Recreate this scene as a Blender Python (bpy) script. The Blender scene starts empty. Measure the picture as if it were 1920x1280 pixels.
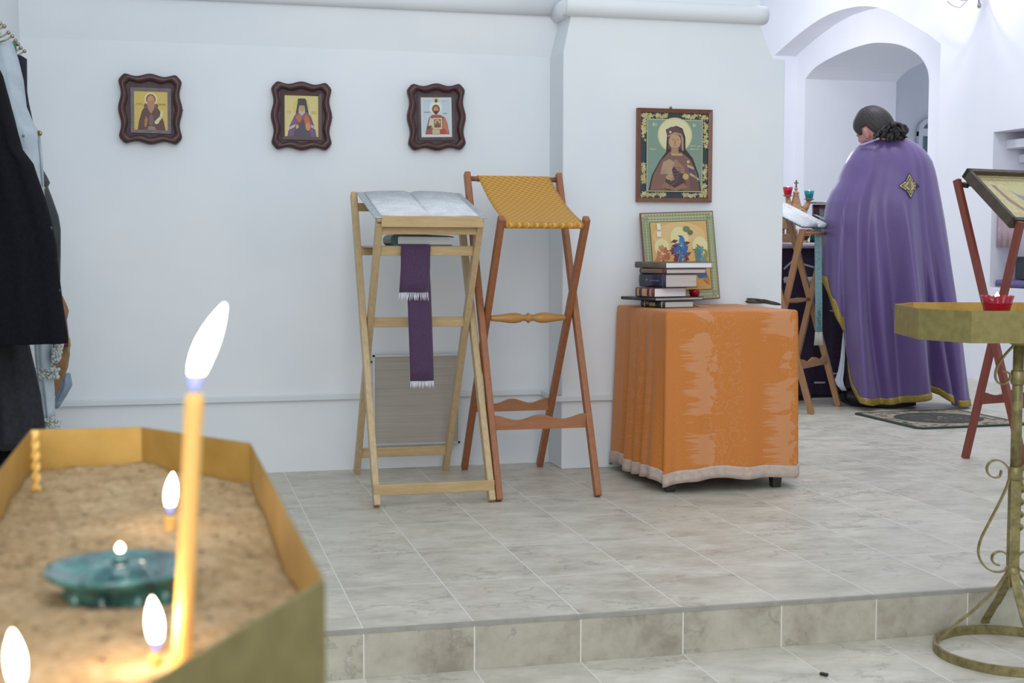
import bpy, bmesh, math, random
from mathutils import Vector, Matrix, noise
from mathutils.geometry import tessellate_polygon
random.seed(7)
SC = bpy.context.scene
COL = SC.collection
V = Vector
pi = math.pi

# ------------------------------------------------------------------ camera
FPX = 2540.8
CAM = V((-0.482, -3.521, 1.011))
YAW, PIT, ROL = 0.247, 0.0698, 0.0021
_F = V((math.sin(YAW) * math.cos(PIT), math.cos(YAW) * math.cos(PIT), -math.sin(PIT)))
_R = V((math.cos(YAW), -math.sin(YAW), 0))
_U = _R.cross(_F)
RR = (math.cos(ROL) * _R + math.sin(ROL) * _U).normalized()
UU = (-math.sin(ROL) * _R + math.cos(ROL) * _U).normalized()
FF = _F
RH = V((RR.x, RR.y, 0)).normalized()      # horizontal directions across and along the view
FH = V((FF.x, FF.y, 0)).normalized()
ZZ = V((0, 0, 1))


def ray(px, py):
    return (px - 960) / FPX * RR + (640 - py) / FPX * UU + FF


def at(px, py, x=None, y=None, z=None, d=None):
    r = ray(px, py)
    if x is not None: return CAM + r * ((x - CAM.x) / r.x)
    if y is not None: return CAM + r * ((y - CAM.y) / r.y)
    if z is not None: return CAM + r * ((z - CAM.z) / r.z)
    return CAM + r * d


cd = bpy.data.cameras.new('camera')
cam = bpy.data.objects.new('camera', cd)
COL.objects.link(cam)
m = Matrix((RR, UU, -FF)).transposed().to_4x4()
m.translation = CAM
cam.matrix_world = m
cd.sensor_width = 36
cd.lens = FPX / 1920 * 36
cd.clip_start = 0.05
cd.dof.use_dof = True
cd.dof.focus_distance = 5.6
cd.dof.aperture_fstop = 7.5
SC.camera = cam


# ------------------------------------------------------------------ materials
def lin(c):
    if isinstance(c, str):
        c = [int(c[i:i + 2], 16) for i in (0, 2, 4)]
    r = []
    for v in c[:3]:
        v /= 255
        r.append(v / 12.92 if v <= .04045 else ((v + .055) / 1.055) ** 2.4)
    return (*r, 1)


MATS = {}


class NT:
    def __init__(s, m):
        s.t = m.node_tree; s.n = s.t.nodes; s.l = s.t.links
        s.bsdf = s.n.get('Principled BSDF')

    def add(s, typ, **kw):
        nd = s.n.new(typ)
        for k, v in kw.items():
            if k in nd.inputs: 
                try: nd.inputs[k].default_value = v
                except Exception: pass
            else: setattr(nd, k, v)
        return nd

    def link(s, a, b): s.l.new(a, b)

    def coord(s, scale=(1, 1, 1), kind='Object', rot=(0, 0, 0)):
        tc = s.n.new('ShaderNodeTexCoord'); mp = s.n.new('ShaderNodeMapping')
        mp.inputs['Scale'].default_value = scale
        mp.inputs['Rotation'].default_value = rot
        s.link(tc.outputs[kind], mp.inputs[0])
        return mp.outputs[0]

    def noise(s, vec, scale, detail=4, rough=.55):
        nd = s.n.new('ShaderNodeTexNoise')
        nd.inputs['Scale'].default_value = scale
        nd.inputs['Detail'].default_value = detail
        nd.inputs['Roughness'].default_value = rough
        if vec is not None: s.link(vec, nd.inputs['Vector'])
        return nd.outputs[0]

    def ramp(s, fac, stops):
        nd = s.n.new('ShaderNodeValToRGB')
        e = nd.color_ramp.elements
        while len(e) < len(stops): e.new(.5)
        for el, (p, c) in zip(e, stops):
            el.position = p; el.color = c
        s.link(fac, nd.inputs[0])
        return nd.outputs[0]

    def mix(s, fac, a, b, typ='MIX'):
        nd = s.n.new('ShaderNodeMix'); nd.data_type = 'RGBA'; nd.blend_type = typ
        for v, i in ((fac, 0), (a, 6), (b, 7)):
            if hasattr(v, 'is_linked') or hasattr(v, 'links'): s.link(v, nd.inputs[i])
            else: nd.inputs[i].default_value = v
        return nd.outputs[2]

    def math(s, op, a, b=None, clamp=False):
        nd = s.n.new('ShaderNodeMath'); nd.operation = op; nd.use_clamp = clamp
        for v, i in ((a, 0), (b, 1)):
            if v is None: continue
            if hasattr(v, 'links'): s.link(v, nd.inputs[i])
            else: nd.inputs[i].default_value = v
        return nd.outputs[0]

    def base(s, sock): s.link(sock, s.bsdf.inputs['Base Color'])

    def bump(s, h, strength=.2, dist=.01):
        nd = s.n.new('ShaderNodeBump')
        nd.inputs['Strength'].default_value = strength
        nd.inputs['Distance'].default_value = dist
        s.link(h, nd.inputs['Height'])
        s.link(nd.outputs[0], s.bsdf.inputs['Normal'])


def newmat(name, col, rough=.6, metal=0, **kw):
    m = bpy.data.materials.new(name); m.use_nodes = True
    b = m.node_tree.nodes['Principled BSDF']
    b.inputs['Base Color'].default_value = lin(col)
    b.inputs['Roughness'].default_value = rough
    b.inputs['Metallic'].default_value = metal
    for k, v in kw.items():
        b.inputs[k.replace('_', ' ')].default_value = v
    MATS[name] = m
    return m


def mottled(name, c1, c2, scale=8, rough=.6, metal=0, stretch=(1, 1, 1), bump=.0, detail=5, lo=.35, hi=.65, **kw):
    """two close tones of the same stuff mixed by noise"""
    m = newmat(name, c1, rough, metal, **kw); t = NT(m)
    n = t.noise(t.coord(stretch), scale, detail)
    t.base(t.ramp(n, [(lo, lin(c1)), (hi, lin(c2))]))
    if bump: t.bump(n, bump, .004)
    return m


def flat(col, rough=.55):
    k = 'paint_%02x%02x%02x' % tuple(int(v) for v in (col if not isinstance(col, str) else [int(col[i:i + 2], 16) for i in (0, 2, 4)]))
    return MATS.get(k) or newmat(k, col, rough)


def emit(name, col, strength):
    m = newmat(name, col)
    b = m.node_tree.nodes['Principled BSDF']
    b.inputs['Emission Color'].default_value = lin(col)
    b.inputs['Emission Strength'].default_value = strength
    return m


# plaster
def plaster(name, c1, c2):
    m = newmat(name, c1, .85); t = NT(m)
    co = t.coord()
    n = t.noise(co, 1.3, 3)
    t.base(t.ramp(n, [(.35, lin(c1)), (.65, lin(c2))]))
    h = t.math('ADD', t.noise(co, 5, 3), t.math('MULTIPLY', t.noise(co, 90, 3), .12))
    t.bump(h, .10, .02)
    return m


M_WALL = plaster('white_plaster', 'e6e9ec', 'dde2e7')
M_WALL2 = plaster('bright_plaster', 'e9e9f2', 'e2e4ee')


def tile_mat(name, roww, c_lo, c_mid, c_hi, axis='xy'):
    m = newmat(name, 'b4b0a6', .42); t = NT(m)
    tc = t.n.new('ShaderNodeTexCoord')
    vec = tc.outputs['Object']
    if axis == 'xz':
        sp = t.n.new('ShaderNodeSeparateXYZ'); cb = t.n.new('ShaderNodeCombineXYZ')
        t.link(vec, sp.inputs[0]); t.link(sp.outputs[0], cb.inputs[0]); t.link(sp.outputs[2], cb.inputs[1])
        off = t.n.new('ShaderNodeVectorMath'); off.operation = 'ADD'; off.inputs[1].default_value = (0, 1.0, 0)
        t.link(cb.outputs[0], off.inputs[0]); vec2 = off.outputs[0]
    else:
        vec2 = vec
    br = t.n.new('ShaderNodeTexBrick')
    br.offset = 0; br.squash = 1
    br.inputs['Scale'].default_value = 1
    br.inputs['Brick Width'].default_value = .30
    br.inputs['Row Height'].default_value = roww
    br.inputs['Mortar Size'].default_value = .0021
    br.inputs['Mortar Smooth'].default_value = .3
    br.inputs['Bias'].default_value = 0
    br.inputs['Color1'].default_value = (0, 0, 0, 1)
    br.inputs['Color2'].default_value = (1, 1, 1, 1)
    br.inputs['Mortar'].default_value = (.5, .5, .5, 1)
    t.link(vec2, br.inputs['Vector'])
    # cloudy stone, shifted tile by tile
    shift = t.n.new('ShaderNodeVectorMath'); shift.operation = 'MULTIPLY_ADD'
    t.link(br.outputs['Color'], shift.inputs[0]); shift.inputs[1].default_value = (7, 5, 3)
    t.link(vec, shift.inputs[2])
    st = t.n.new('ShaderNodeMapping'); st.inputs['Scale'].default_value = (1, 1.5, 1.5) if axis == 'xy' else (1.2, 1, 1.2)
    st.inputs['Rotation'].default_value = (0, 0, .5)
    t.link(shift.outputs[0], st.inputs[0])
    n1 = t.noise(st.outputs[0], 5.5, 6, .62)
    n2 = t.noise(st.outputs[0], 26, 5, .65)
    c = t.ramp(t.math('ADD', t.math('MULTIPLY', n1, .72), t.math('MULTIPLY', n2, .28)),
               [(.33, lin(c_lo)), (.5, lin(c_mid)), (.68, lin(c_hi))])
    # thin darker veins
    vn = t.math('ABSOLUTE', t.math('SUBTRACT', t.noise(st.outputs[0], 4.2, 5, .6), .5))
    vein = t.math('MULTIPLY', t.math('SUBTRACT', 1, t.math('MULTIPLY', vn, 45, True), True),
                  t.math('GREATER_THAN', t.noise(st.outputs[0], 3.1, 1), .55))
    c = t.mix(t.math('MULTIPLY', vein, .42), c, lin('7d776c'))
    tone = t.mix(1.0, c, t.ramp(br.outputs['Color'], [(0, (.91, .91, .90, 1)), (1, (1, 1, .995, 1))]), 'MULTIPLY')
    c = t.mix(br.outputs['Fac'], tone, lin('d9d6cf'))
    t.base(c)
    rr = t.math('ADD', t.math('MULTIPLY', n1, .25), .32)
    t.link(rr, t.bsdf.inputs['Roughness'])
    hgt = t.math('SUBTRACT', t.math('MULTIPLY', n2, .3), t.math('MULTIPLY', br.outputs['Fac'], .6))
    t.bump(hgt, .12, .004)
    return m


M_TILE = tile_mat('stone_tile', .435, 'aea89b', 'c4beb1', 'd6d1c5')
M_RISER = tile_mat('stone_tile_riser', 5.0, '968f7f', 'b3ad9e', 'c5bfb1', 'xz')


def wood(name, c1, c2, stretch, rough=.42):
    m = newmat(name, c1, rough); t = NT(m)
    co = t.coord(stretch)
    n = t.noise(co, 9, 6, .6)
    n2 = t.noise(co, 40, 3, .5)
    t.base(t.ramp(t.math('ADD', t.math('MULTIPLY', n, .75), t.math('MULTIPLY', n2, .25)), [(.3, lin(c1)), (.7, lin(c2))]))
    t.bump(n2, .06, .002)
    return m


M_PALE = wood('pale_beech', 'b0956c', 'c7ae86', (9, 9, 1))
M_PALEH = wood('pale_beech_rail', 'ac8e60', 'c4a87c', (1, 9, 9))
M_BROWN = wood('warm_beech', '8a5230', 'a26842', (9, 9, 1))
M_BROWNH = wood('warm_beech_rail', '8f5a38', 'a76f4a', (1, 9, 9))
M_SPIN = wood('turned_beech', 'a87438', 'bd8a4c', (1, 9, 9), .35)
M_RED = wood('reddish_wood', '70332a', '874335', (9, 9, 1))
M_TAN = wood('tan_wood', '946a45', 'aa7e56', (9, 9, 1))
M_FRAME = wood('dark_frame_wood', '3a1f1e', '4c2826', (4, 4, 4), .38)
M_FRAME2 = wood('brown_frame_wood', '6a3d2b', '7e4b36', (3, 3, 3), .4)
M_DFRAME = mottled('dark_bronze_frame', '453a2f', '54483b', 30, .45)
M_BRASS = mottled('brass_sheet', 'b38e44', 'c6a25a', 14, .42, .45, detail=6)
M_BRASSO = mottled('olive_brass_paint', '7f7443', '8f8350', 40, .5, .3, detail=6)
M_IRON = mottled('gilded_iron', '726844', '958a5c', 45, .42, .45, detail=6)
M_WAX = newmat('honey_wax', 'f2bf6c', .4, Subsurface_Weight=.35)
MATS['honey_wax'].node_tree.nodes['Principled BSDF'].inputs['Subsurface Radius'].default_value = (.02, .008, .002)
MATS['honey_wax'].node_tree.nodes['Principled BSDF'].inputs['Subsurface Scale'].default_value = .5
M_WICK = newmat('wick_char', '241c18', .9)
M_FLAME = emit('flame_white', 'fff0d8', 14)
M_BLUE = emit('flame_blue', '8f92ff', 1.4)
M_RGLASS = newmat('red_glass', '98001f', .1, Transmission_Weight=.12)
M_GGLASS = newmat('green_glass', '10aab0', .1, Transmission_Weight=.4, Coat_Weight=.3)
M_RGLASS2 = newmat('bright_red_glass', 'e4124e', .1, Transmission_Weight=.4, Coat_Weight=.3)
M_PURPLE_RIB = mottled('purple_velvet', '432a48', '4b3052', 120, .85, Sheen_Weight=.3)
M_WHITE_FR = newmat('white_fringe', 'd2d3dd', .8)
M_PAPER = newmat('paper', 'dcdee2', .7)
M_PAGES = mottled('page_edges', 'b7b0aa', 'c8c2bc', 3, .8, stretch=(1, 1, 90))
M_PAGESW = mottled('white_page_edges', 'dddfe2', 'ecedf0', 3, .8, stretch=(1, 1, 90))
M_GOLDTRIM = mottled('gold_braid', '8a7432', 'b09a4c', 160, .5, .25)


def sheet_mat():
    # cream printed book page with faint grey lines of text
    m = newmat('printed_page', 'dddfe3', .75); t = NT(m)
    co = t.coord()
    sp = t.n.new('ShaderNodeSeparateXYZ'); t.link(co, sp.inputs[0])
    w = t.math('SINE', t.math('MULTIPLY', sp.outputs[1], 330))
    msk = t.math('MULTIPLY', t.math('GREATER_THAN', w, .25), t.math('GREATER_THAN', t.noise(t.coord((60, 14, 1)), 3, 2), .42))
    t.base(t.mix(t.math('MULTIPLY', msk, .34), t.ramp(t.noise(co, 16, 4), [(.35, lin('d3d7dc')), (.6, lin('e4e6ea'))]), lin('7a7c86')))
    return m


M_SHEET = sheet_mat()
M_SILVER = mottled('silver_brocade', '8f989c', 'c4cbce', 130, .45, .2)


def mustard():
    m = newmat('mustard_lattice_cloth', 'c28b2c', .6); t = NT(m)
    co = t.coord(rot=(0, 0, .62))
    sp = t.n.new('ShaderNodeSeparateXYZ'); t.link(co, sp.inputs[0])
    a = t.math('ABSOLUTE', t.math('SINE', t.math('MULTIPLY', sp.outputs[0], 150)))
    b = t.math('ABSOLUTE', t.math('SINE', t.math('MULTIPLY', sp.outputs[1], 150)))
    l1 = t.math('LESS_THAN', a, .22); l2 = t.math('LESS_THAN', b, .30)
    dots = t.math('GREATER_THAN', t.math('MULTIPLY', a, b), .55)
    c = t.mix(t.math('MULTIPLY', l1, .6), lin('bd8628'), lin('d0a04a'))
    c = t.mix(t.math('MULTIPLY', l2, .75), c, lin('dcae58'))
    c = t.mix(t.math('MULTIPLY', dots, .6), c, lin('a8731c'))
    t.base(c)
    return m


M_MUST = mustard()


def orange_cloth():
    m = newmat('orange_damask', 'c07836', .65, Sheen_Weight=.1); t = NT(m)
    tc = t.n.new('ShaderNodeTexCoord')
    sp = t.n.new('ShaderNodeSeparateXYZ'); t.link(tc.outputs['Object'], sp.inputs[0])
    # along the hem: x on the front, y on the sides
    s = t.math('ADD', sp.outputs[0], t.math('MULTIPLY', sp.outputs[1], .9))
    cb = t.n.new('ShaderNodeCombineXYZ'); t.link(s, cb.inputs[0]); t.link(sp.outputs[2], cb.inputs[1])
    v = cb.outputs[0]
    # ragged pale weft panels in repeating vertical bands
    ph = t.math('FRACT', t.math('ADD', t.math('MULTIPLY', s, 1 / .36), .46))
    mp = t.n.new('ShaderNodeMapping'); mp.inputs['Scale'].default_value = (1.2, 75, 1); t.link(v, mp.inputs[0])
    rag = t.math('MULTIPLY', t.math('SUBTRACT', t.noise(mp.outputs[0], 1.0, 4, .75), .5), 1.1)
    edge = t.noise(v, 26, 3)
    phr = t.math('ADD', ph, rag)
    band = t.math('MULTIPLY', t.math('GREATER_THAN', phr, .10), t.math('LESS_THAN', t.math('ADD', ph, t.math('MULTIPLY', t.math('SUBTRACT', edge, .5), .5)), .40))
    mp2 = t.n.new('ShaderNodeMapping'); mp2.inputs['Scale'].default_value = (3, 9, 1); t.link(v, mp2.inputs[0])
    blotch = t.math('GREATER_THAN', t.noise(mp2.outputs[0], 1.0, 2), .44)
    front = t.math('LESS_THAN', sp.outputs[1], -.285)
    pale = t.math('MULTIPLY', t.math('MULTIPLY', band, blotch), t.math('ADD', t.math('MULTIPLY', front, .75), .25))
    # flower outlines beside the bands
    vo = t.n.new('ShaderNodeTexVoronoi'); vo.inputs['Scale'].default_value = 17; t.link(v, vo.inputs['Vector'])
    wob = t.math('ADD', vo.outputs['Distance'], t.math('MULTIPLY', t.noise(v, 40, 3), .7))
    fl = t.math('MULTIPLY', t.math('GREATER_THAN', t.math('SINE', t.math('MULTIPLY', wob, 17)), .72),
                t.math('MULTIPLY', t.math('GREATER_THAN', ph, .25), t.math('LESS_THAN', ph, .75)))
    msk = t.math('MAXIMUM', t.math('MULTIPLY', pale, .62), t.math('MULTIPLY', fl, .22))
    up = t.math('GREATER_THAN', t.n.new('ShaderNodeNewGeometry').outputs['Normal'], -2)
    w = t.noise(v, 220, 2)
    base = t.ramp(w, [(.3, lin('bb6d26')), (.7, lin('c97b32'))])
    t.base(t.mix(msk, base, lin('cb9168')))
    t.bump(t.math('ADD', t.math('MULTIPLY', w, .4), msk), .06, .002)
    return m


M_ORANGE = orange_cloth()
M_HEM = mottled('cream_hem', 'b3a093', 'c3b1a5', 40, .8)
M_COPE = mottled('purple_satin', '5f4b80', '6a568b', 300, .36, 0, Sheen_Weight=.2)
M_CASSOCK = mottled('black_wool', '171725', '1e1d2c', 60, .8)
M_SKIN = mottled('skin', 'c98f84', 'd29c90', 20, .55, Subsurface_Weight=.1)
M_HAIR = mottled('dark_hair', '171416', '2e2829', 50, .7, stretch=(1, 1, 5))
M_HAIRG = mottled('greying_hair', '1f1c1e', '423b3d', 90, .55, stretch=(5, 5, 1))
M_ALTAR = mottled('deep_purple_cloth', '2a1c33', '362443', 60, .8)
M_LACE = newmat('white_lace', 'b6b3c0', .8)
M_SAND = newmat('sand', 'c2a078', .95)
_t = NT(M_SAND); _c = _t.coord()
_s1 = _t.noise(_c, 120, 6, .75); _s2 = _t.noise(_c, 22, 4)
_sp = _t.math('GREATER_THAN', _t.noise(_c, 75, 2, .4), .68)
_col = _t.ramp(_t.math('ADD', _t.math('MULTIPLY', _s1, .7), _t.math('MULTIPLY', _s2, .3)), [(.34, lin('957550')), (.50, lin('cdae80')), (.66, lin('ecd6b0'))])
_t.base(_t.mix(_t.math('MULTIPLY', _sp, .75), _col, lin('4a3524')))
_t.bump(_t.math('ADD', _s1, _s2), 1.0, .010)


# ------------------------------------------------------------------ mesh builder
ORG = {}


class MB:
    def __init__(s): s.v = []; s.f = []; s.m = []; s.sm = []; s.cur = 0; s.smooth = False

    def mat(s, i, smooth=None):
        s.cur = i
        if smooth is not None: s.smooth = smooth
        return s

    def add(s, vs, fs):
        o = len(s.v)
        s.v += [V(p) for p in vs]
        for f in fs:
            s.f.append([i + o for i in f]); s.m.append(s.cur); s.sm.append(s.smooth)
        return s

    def box(s, c, size, ax=None):
        c = V(c); ax = ax or (V((1, 0, 0)), V((0, 1, 0)), ZZ)
        h = [q / 2 for q in size]
        vs = [c + ax[0] * (i * h[0]) + ax[1] * (j * h[1]) + ax[2] * (k * h[2]) for k in (-1, 1) for j in (-1, 1) for i in (-1, 1)]
        return s.add(vs, [(0, 2, 3, 1), (4, 5, 7, 6), (0, 1, 5, 4), (2, 6, 7, 3), (1, 3, 7, 5), (0, 4, 6, 2)])

    def mm(s, lo, hi):
        return s.box([(a + b) / 2 for a, b in zip(lo, hi)], [b - a for a, b in zip(lo, hi)])

    def bar(s, p0, p1, w, t, side):
        """rectangular bar, w across 'side', t across the other way"""
        p0, p1 = V(p0), V(p1); a = p1 - p0; L = a.length; a.normalize()
        sd = (V(side) - a * V(side).dot(a)).normalized(); th = a.cross(sd)
        return s.box((p0 + p1) / 2, (w, t, L), (sd, th, a))

    def tube(s, pts, r, n=10, cap=True, closed=False):
        pts = [V(p) for p in pts]; N = len(pts)
        rs = r if isinstance(r, (list, tuple)) else [r] * N
        rings = []
        prev = None
        for i, p in enumerate(pts):
            if closed: a = pts[(i + 1) % N] - pts[i - 1]
            else: a = pts[min(i + 1, N - 1)] - pts[max(i - 1, 0)]
            a.normalize()
            if prev is None:
                ref = ZZ if abs(a.z) < .9 else V((1, 0, 0))
                u = a.cross(ref).normalized()
            else:
                u = (prev - a * prev.dot(a)).normalized()
            prev = u; w = a.cross(u)
            rings.append([p + (u * math.cos(2 * pi * k / n) + w * math.sin(2 * pi * k / n)) * rs[i] for k in range(n)])
        return s.loft(rings, cap, closed)

    def loft(s, rings, cap=True, closed=False, wrap=True):
        n = len(rings[0]); vs = [p for r in rings for p in r]; fs = []
        R = len(rings)
        for i in range(R if closed else R - 1):
            j = (i + 1) % R
            for k in range(n if wrap else n - 1):
                l = (k + 1) % n
                fs.append((i * n + k, i * n + l, j * n + l, j * n + k))
        if cap and not closed and wrap:
            fs.append(tuple(range(n))[::-1]); fs.append(tuple((R - 1) * n + k for k in range(n)))
        return s.add(vs, fs)

    def lathe(s, c, prof, n=24, ax=None, cap=True):
        """prof: (radius, height) list around axis"""
        c = V(c); A = ax or (V((1, 0, 0)), V((0, 1, 0)), ZZ)
        rings = [[c + A[0] * (r * math.cos(2 * pi * k / n)) + A[1] * (r * math.sin(2 * pi * k / n)) + A[2] * h for k in range(n)] for r, h in prof]
        return s.loft(rings, cap)

    def prism(s, poly, n):
        """poly: world points in a plane, n: extrusion vector"""
        poly = [V(p) for p in poly]; n = V(n); N = len(poly)
        tri = tessellate_polygon([poly])
        fs = [tuple(t) for t in tri] + [tuple(N + i for i in t)[::-1] for t in tri]
        fs += [(i, (i + 1) % N, N + (i + 1) % N, N + i) for i in range(N)]
        return s.add(poly + [p + n for p in poly], fs)

    def poly(s, loops):
        allp = [V(p) for l in loops for p in l]
        return s.add(allp, [tuple(t) for t in tessellate_polygon([[V(p) for p in l] for l in loops])])

    def ball(s, c, r, n=12, m=8, ax=None):
        rr = r if isinstance(r, (tuple, list)) else (r, r, r)
        A = ax or (V((1, 0, 0)), V((0, 1, 0)), ZZ); c = V(c)
        rings = []
        for i in range(m + 1):
            ph = pi * (i / m) - pi / 2
            ph = max(min(ph, pi / 2 - .02), -pi / 2 + .02)
            rings.append([c + A[0] * (rr[0] * math.cos(ph) * math.cos(2 * pi * k / n)) + A[1] * (rr[1] * math.cos(ph) * math.sin(2 * pi * k / n)) + A[2] * (rr[2] * math.sin(ph)) for k in range(n)])
        return s.loft(rings)

    def build(s, name, mats, parent=None, bevel=0, recalc=True, sub=0, solid=0):
        me = bpy.data.meshes.new(name)
        org = ORG.get(parent.name, V((0, 0, 0))) if parent else V((0, 0, 0))
        me.from_pydata([tuple(p - org) for p in s.v], [], s.f)
        mats = mats if isinstance(mats, (list, tuple)) else [mats]
        for mt in mats: me.materials.append(mt)
        for p, mi, sm in zip(me.polygons, s.m, s.sm):
            p.material_index = min(mi, len(mats) - 1); p.use_smooth = sm
        me.validate()
        if recalc:
            bm = bmesh.new(); bm.from_mesh(me); bmesh.ops.recalc_face_normals(bm, faces=bm.faces); bm.to_mesh(me); bm.free()
        o = bpy.data.objects.new(name, me); COL.objects.link(o)
        if parent:
            o.parent = parent; ORG[o.name] = org
        if solid:
            md = o.modifiers.new('thickness', 'SOLIDIFY'); md.thickness = solid; md.offset = 0
        if bevel:
            md = o.modifiers.new('edges', 'BEVEL'); md.width = bevel; md.segments = 2; md.limit_method = 'ANGLE'; md.angle_limit = .7
        if sub:
            md = o.modifiers.new('smooth', 'SUBSURF'); md.levels = sub; md.render_levels = sub
        return o


def tag(o, label, cat, group=None, kind=None):
    o['label'] = label; o['category'] = cat
    if group: o['group'] = group
    if kind: o['kind'] = kind
    return o


def thing(name, label, cat, loc, group=None):
    o = bpy.data.objects.new(name, None); COL.objects.link(o)
    o.location = loc; o.empty_display_size = .05
    ORG[o.name] = V(loc)
    return tag(o, label, cat, group)


def struct(o):
    o['kind'] = 'structure'
    return o


def copy_thing(o, delta, label):
    """the thing, its parts and their sub-parts, moved by delta"""
    def cp(src, parent):
        c = src.copy(); COL.objects.link(c)
        if parent: c.parent = parent
        for ch in src.children: cp(ch, c)
        return c
    kids = list(o.children)
    c = o.copy(); COL.objects.link(c)
    for ch in kids: cp(ch, c)
    c.location = V(o.location) + V(delta); c['label'] = label
    return c


# ------------------------------------------------------------------ the setting
YW = 2.574          # back wall
XL = -1.08          # left wall
YP = 2.354          # pillar front
XR = 5.5            # right wall of the further bay
H = .13             # step height

b = MB(); b.mm((-1.4, 0.0, -.2), (7.5, 12, 0)); floor = struct(b.build('floor', M_TILE))
b = MB(); b.mm((-2.6, -4.6, -H - .1), (7.5, -.0125, -H)); struct(b.build('floor_lower', M_TILE))
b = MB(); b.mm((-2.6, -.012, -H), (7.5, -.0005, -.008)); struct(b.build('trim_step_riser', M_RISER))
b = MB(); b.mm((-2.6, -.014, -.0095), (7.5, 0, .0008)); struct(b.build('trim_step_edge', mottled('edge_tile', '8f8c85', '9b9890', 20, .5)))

b = MB()
prof = [(YW, 0), (YW, 1.885), (YW - .03, 2.058), (YW - .03, 3.6), (YW + .3, 3.6), (YW + .3, 0)]
b.loft([[V((x, y, z)) for y, z in prof] for x in (XL - .3, 1.30)])
struct(b.build('wall_back', M_WALL))
b = MB(); b.mm((XL - .3, -.6, -.0), (XL, YW, 3.6)); struct(b.build('wall_left', M_WALL))
# pillar: chamfered shoulders above the ledge
b = MB()
def rect(x0, x1, y0, y1, z): return [V((x0, y0, z)), V((x1, y0, z)), V((x1, y1, z)), V((x0, y1, z))]
b.loft([rect(1.233, 2.309, YP, 2.95, 0), rect(1.233, 2.309, YP, 2.95, 1.878), rect(1.235, 2.245, YP, 2.95, 1.886),
        rect(1.264, 2.178, YP - .004, 2.95, 2.03), rect(1.264, 2.178, YP - .004, 2.95, 3.6)])
struct(b.build('pillar', M_WALL, bevel=.006))
# cornice roll along wall and pillar
def roll(y, z0, h, out):
    return [(y + .02, z0)] + [(y - out * math.sin(a * pi / 10) ** .8, z0 + h * (1 - math.cos(a * pi / 10)) / 2) for a in range(1, 10)] + [(y + .02, z0 + h)]
b = MB().mat(0, True)
b.loft([[V((x, y, z)) for y, z in roll(YW - .03, 2.062, .13, .055)] for x in (XL, -.4, .3, 1.27)])
struct(b.build('trim_cornice', M_WALL))
b = MB().mat(0, True)
b.loft([[V((x, y, z)) for y, z in roll(YP, 2.035, .085, .055)] for x in (1.235, 1.24, 2.15, 2.20)])
b.loft([[V((1.262 - o, y, z)) for o, z in [(-(q[0] - YP) * 1.0, q[1]) for q in roll(YP, 2.035, .085, .04)]] for y in (2.33, 2.55)])
struct(b.build('trim_pillar_cornice', M_WALL))
# cable duct
b = MB(); b.mm((XL, YW - .022, .322), (1.20, YW, .346)); b.mm((1.19, YP + .01, .318), (1.215, YW, .342))
b.mm((1.195, YP - .02, .312), (2.309, YP, .336)); struct(b.build('trim_cable_duct', newmat('duct_white', 'd4dade', .5), bevel=.003))

# right wall of the further bay: recessed arch, arched opening, niche
D1 = 5.735
def curve_pts(pxs, x):
    return [at(px, py, x=x) for px, py in pxs]
def smooth_arch(keys, n=28):
    """keys: (y, z) from the far spring to the near spring -> smooth polyline"""
    out = []
    P = [keys[0]] + keys + [keys[-1]]
    for i in range(1, len(P) - 2):
        for k in range(n // (len(keys) - 1) + 1):
            t = k / (n // (len(keys) - 1) + 1)
            p0, p1, p2, p3 = P[i - 1], P[i], P[i + 1], P[i + 2]
            out.append(tuple(.5 * ((2 * p1[c]) + (-p0[c] + p2[c]) * t + (2 * p0[c] - 5 * p1[c] + 4 * p2[c] - p3[c]) * t * t + (-p0[c] + 3 * p1[c] - 3 * p2[c] + p3[c]) * t ** 3) for c in (0, 1)))
    out.append(keys[-1])
    return out
kA = [(p.y, p.z) for p in curve_pts([(1452, 104), (1500, 62), (1552, 28), (1610, 12), (1660, 18), (1705, 43), (1740, 64), (1764, 82)], XR)]
kB = [(p.y, p.z) for p in curve_pts([(1510, 148), (1530, 125), (1575, 100), (1620, 84), (1652, 80), (1690, 85), (1722, 103), (1738, 128), (1742, 150)], D1)]
arA = smooth_arch(kA); arB = smooth_arch(kB)
loopA = [(arA[0][0], 0.0)] + arA + [(arA[-1][0], 0.0)]
loopB = [(arB[0][0], 0.0)] + arB + [(arB[-1][0], 0.0)]
ny0, ny1, nz0, nz1 = 4.55, 5.50, .715, 1.872
W3 = lambda l, x: [V((x, q[0], q[1])) for q in l]
niche = [(ny0, nz0), (ny1, nz0), (ny1, nz1), (ny0, nz1)]
b = MB()
b.poly([W3([(2.6, 0), (loopA[-1][0], 0)] + loopA[::-1][1:-1] + [(loopA[0][0], 0), (12, 0), (12, 4.6), (2.6, 4.6)], XR), W3(niche, XR)])
nA = len(loopA)
b.mat(0, False)
b.add(W3(loopA, XR) + W3(loopA, D1), [(i, i + 1, nA + i + 1, nA + i) for i in range(nA - 1)])
b.poly([W3([(loopA[-1][0], 0), (loopB[-1][0], 0)] + loopB[::-1][1:-1] + [(loopB[0][0], 0), (loopA[0][0], 0)] + loopA[1:-1], D1)])
nB = len(loopB)
D2 = 6.75
b.add(W3(loopB, D1) + W3(loopB, D2), [(i, i + 1, nB + i + 1, nB + i) for i in range(nB - 1)])
b.poly([W3([(5.2, 0), (loopB[-1][0], 0)] + loopB[::-1][1:-1] + [(loopB[0][0], 0), (12, 0), (12, 4.6), (5.2, 4.6)], D2)])
NX = 6.0
b.add(W3(niche, XR) + W3(niche, NX), [(0, 1, 5, 4), (1, 2, 6, 5), (2, 3, 7, 6), (3, 0, 4, 7), (4, 5, 6, 7)])
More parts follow.
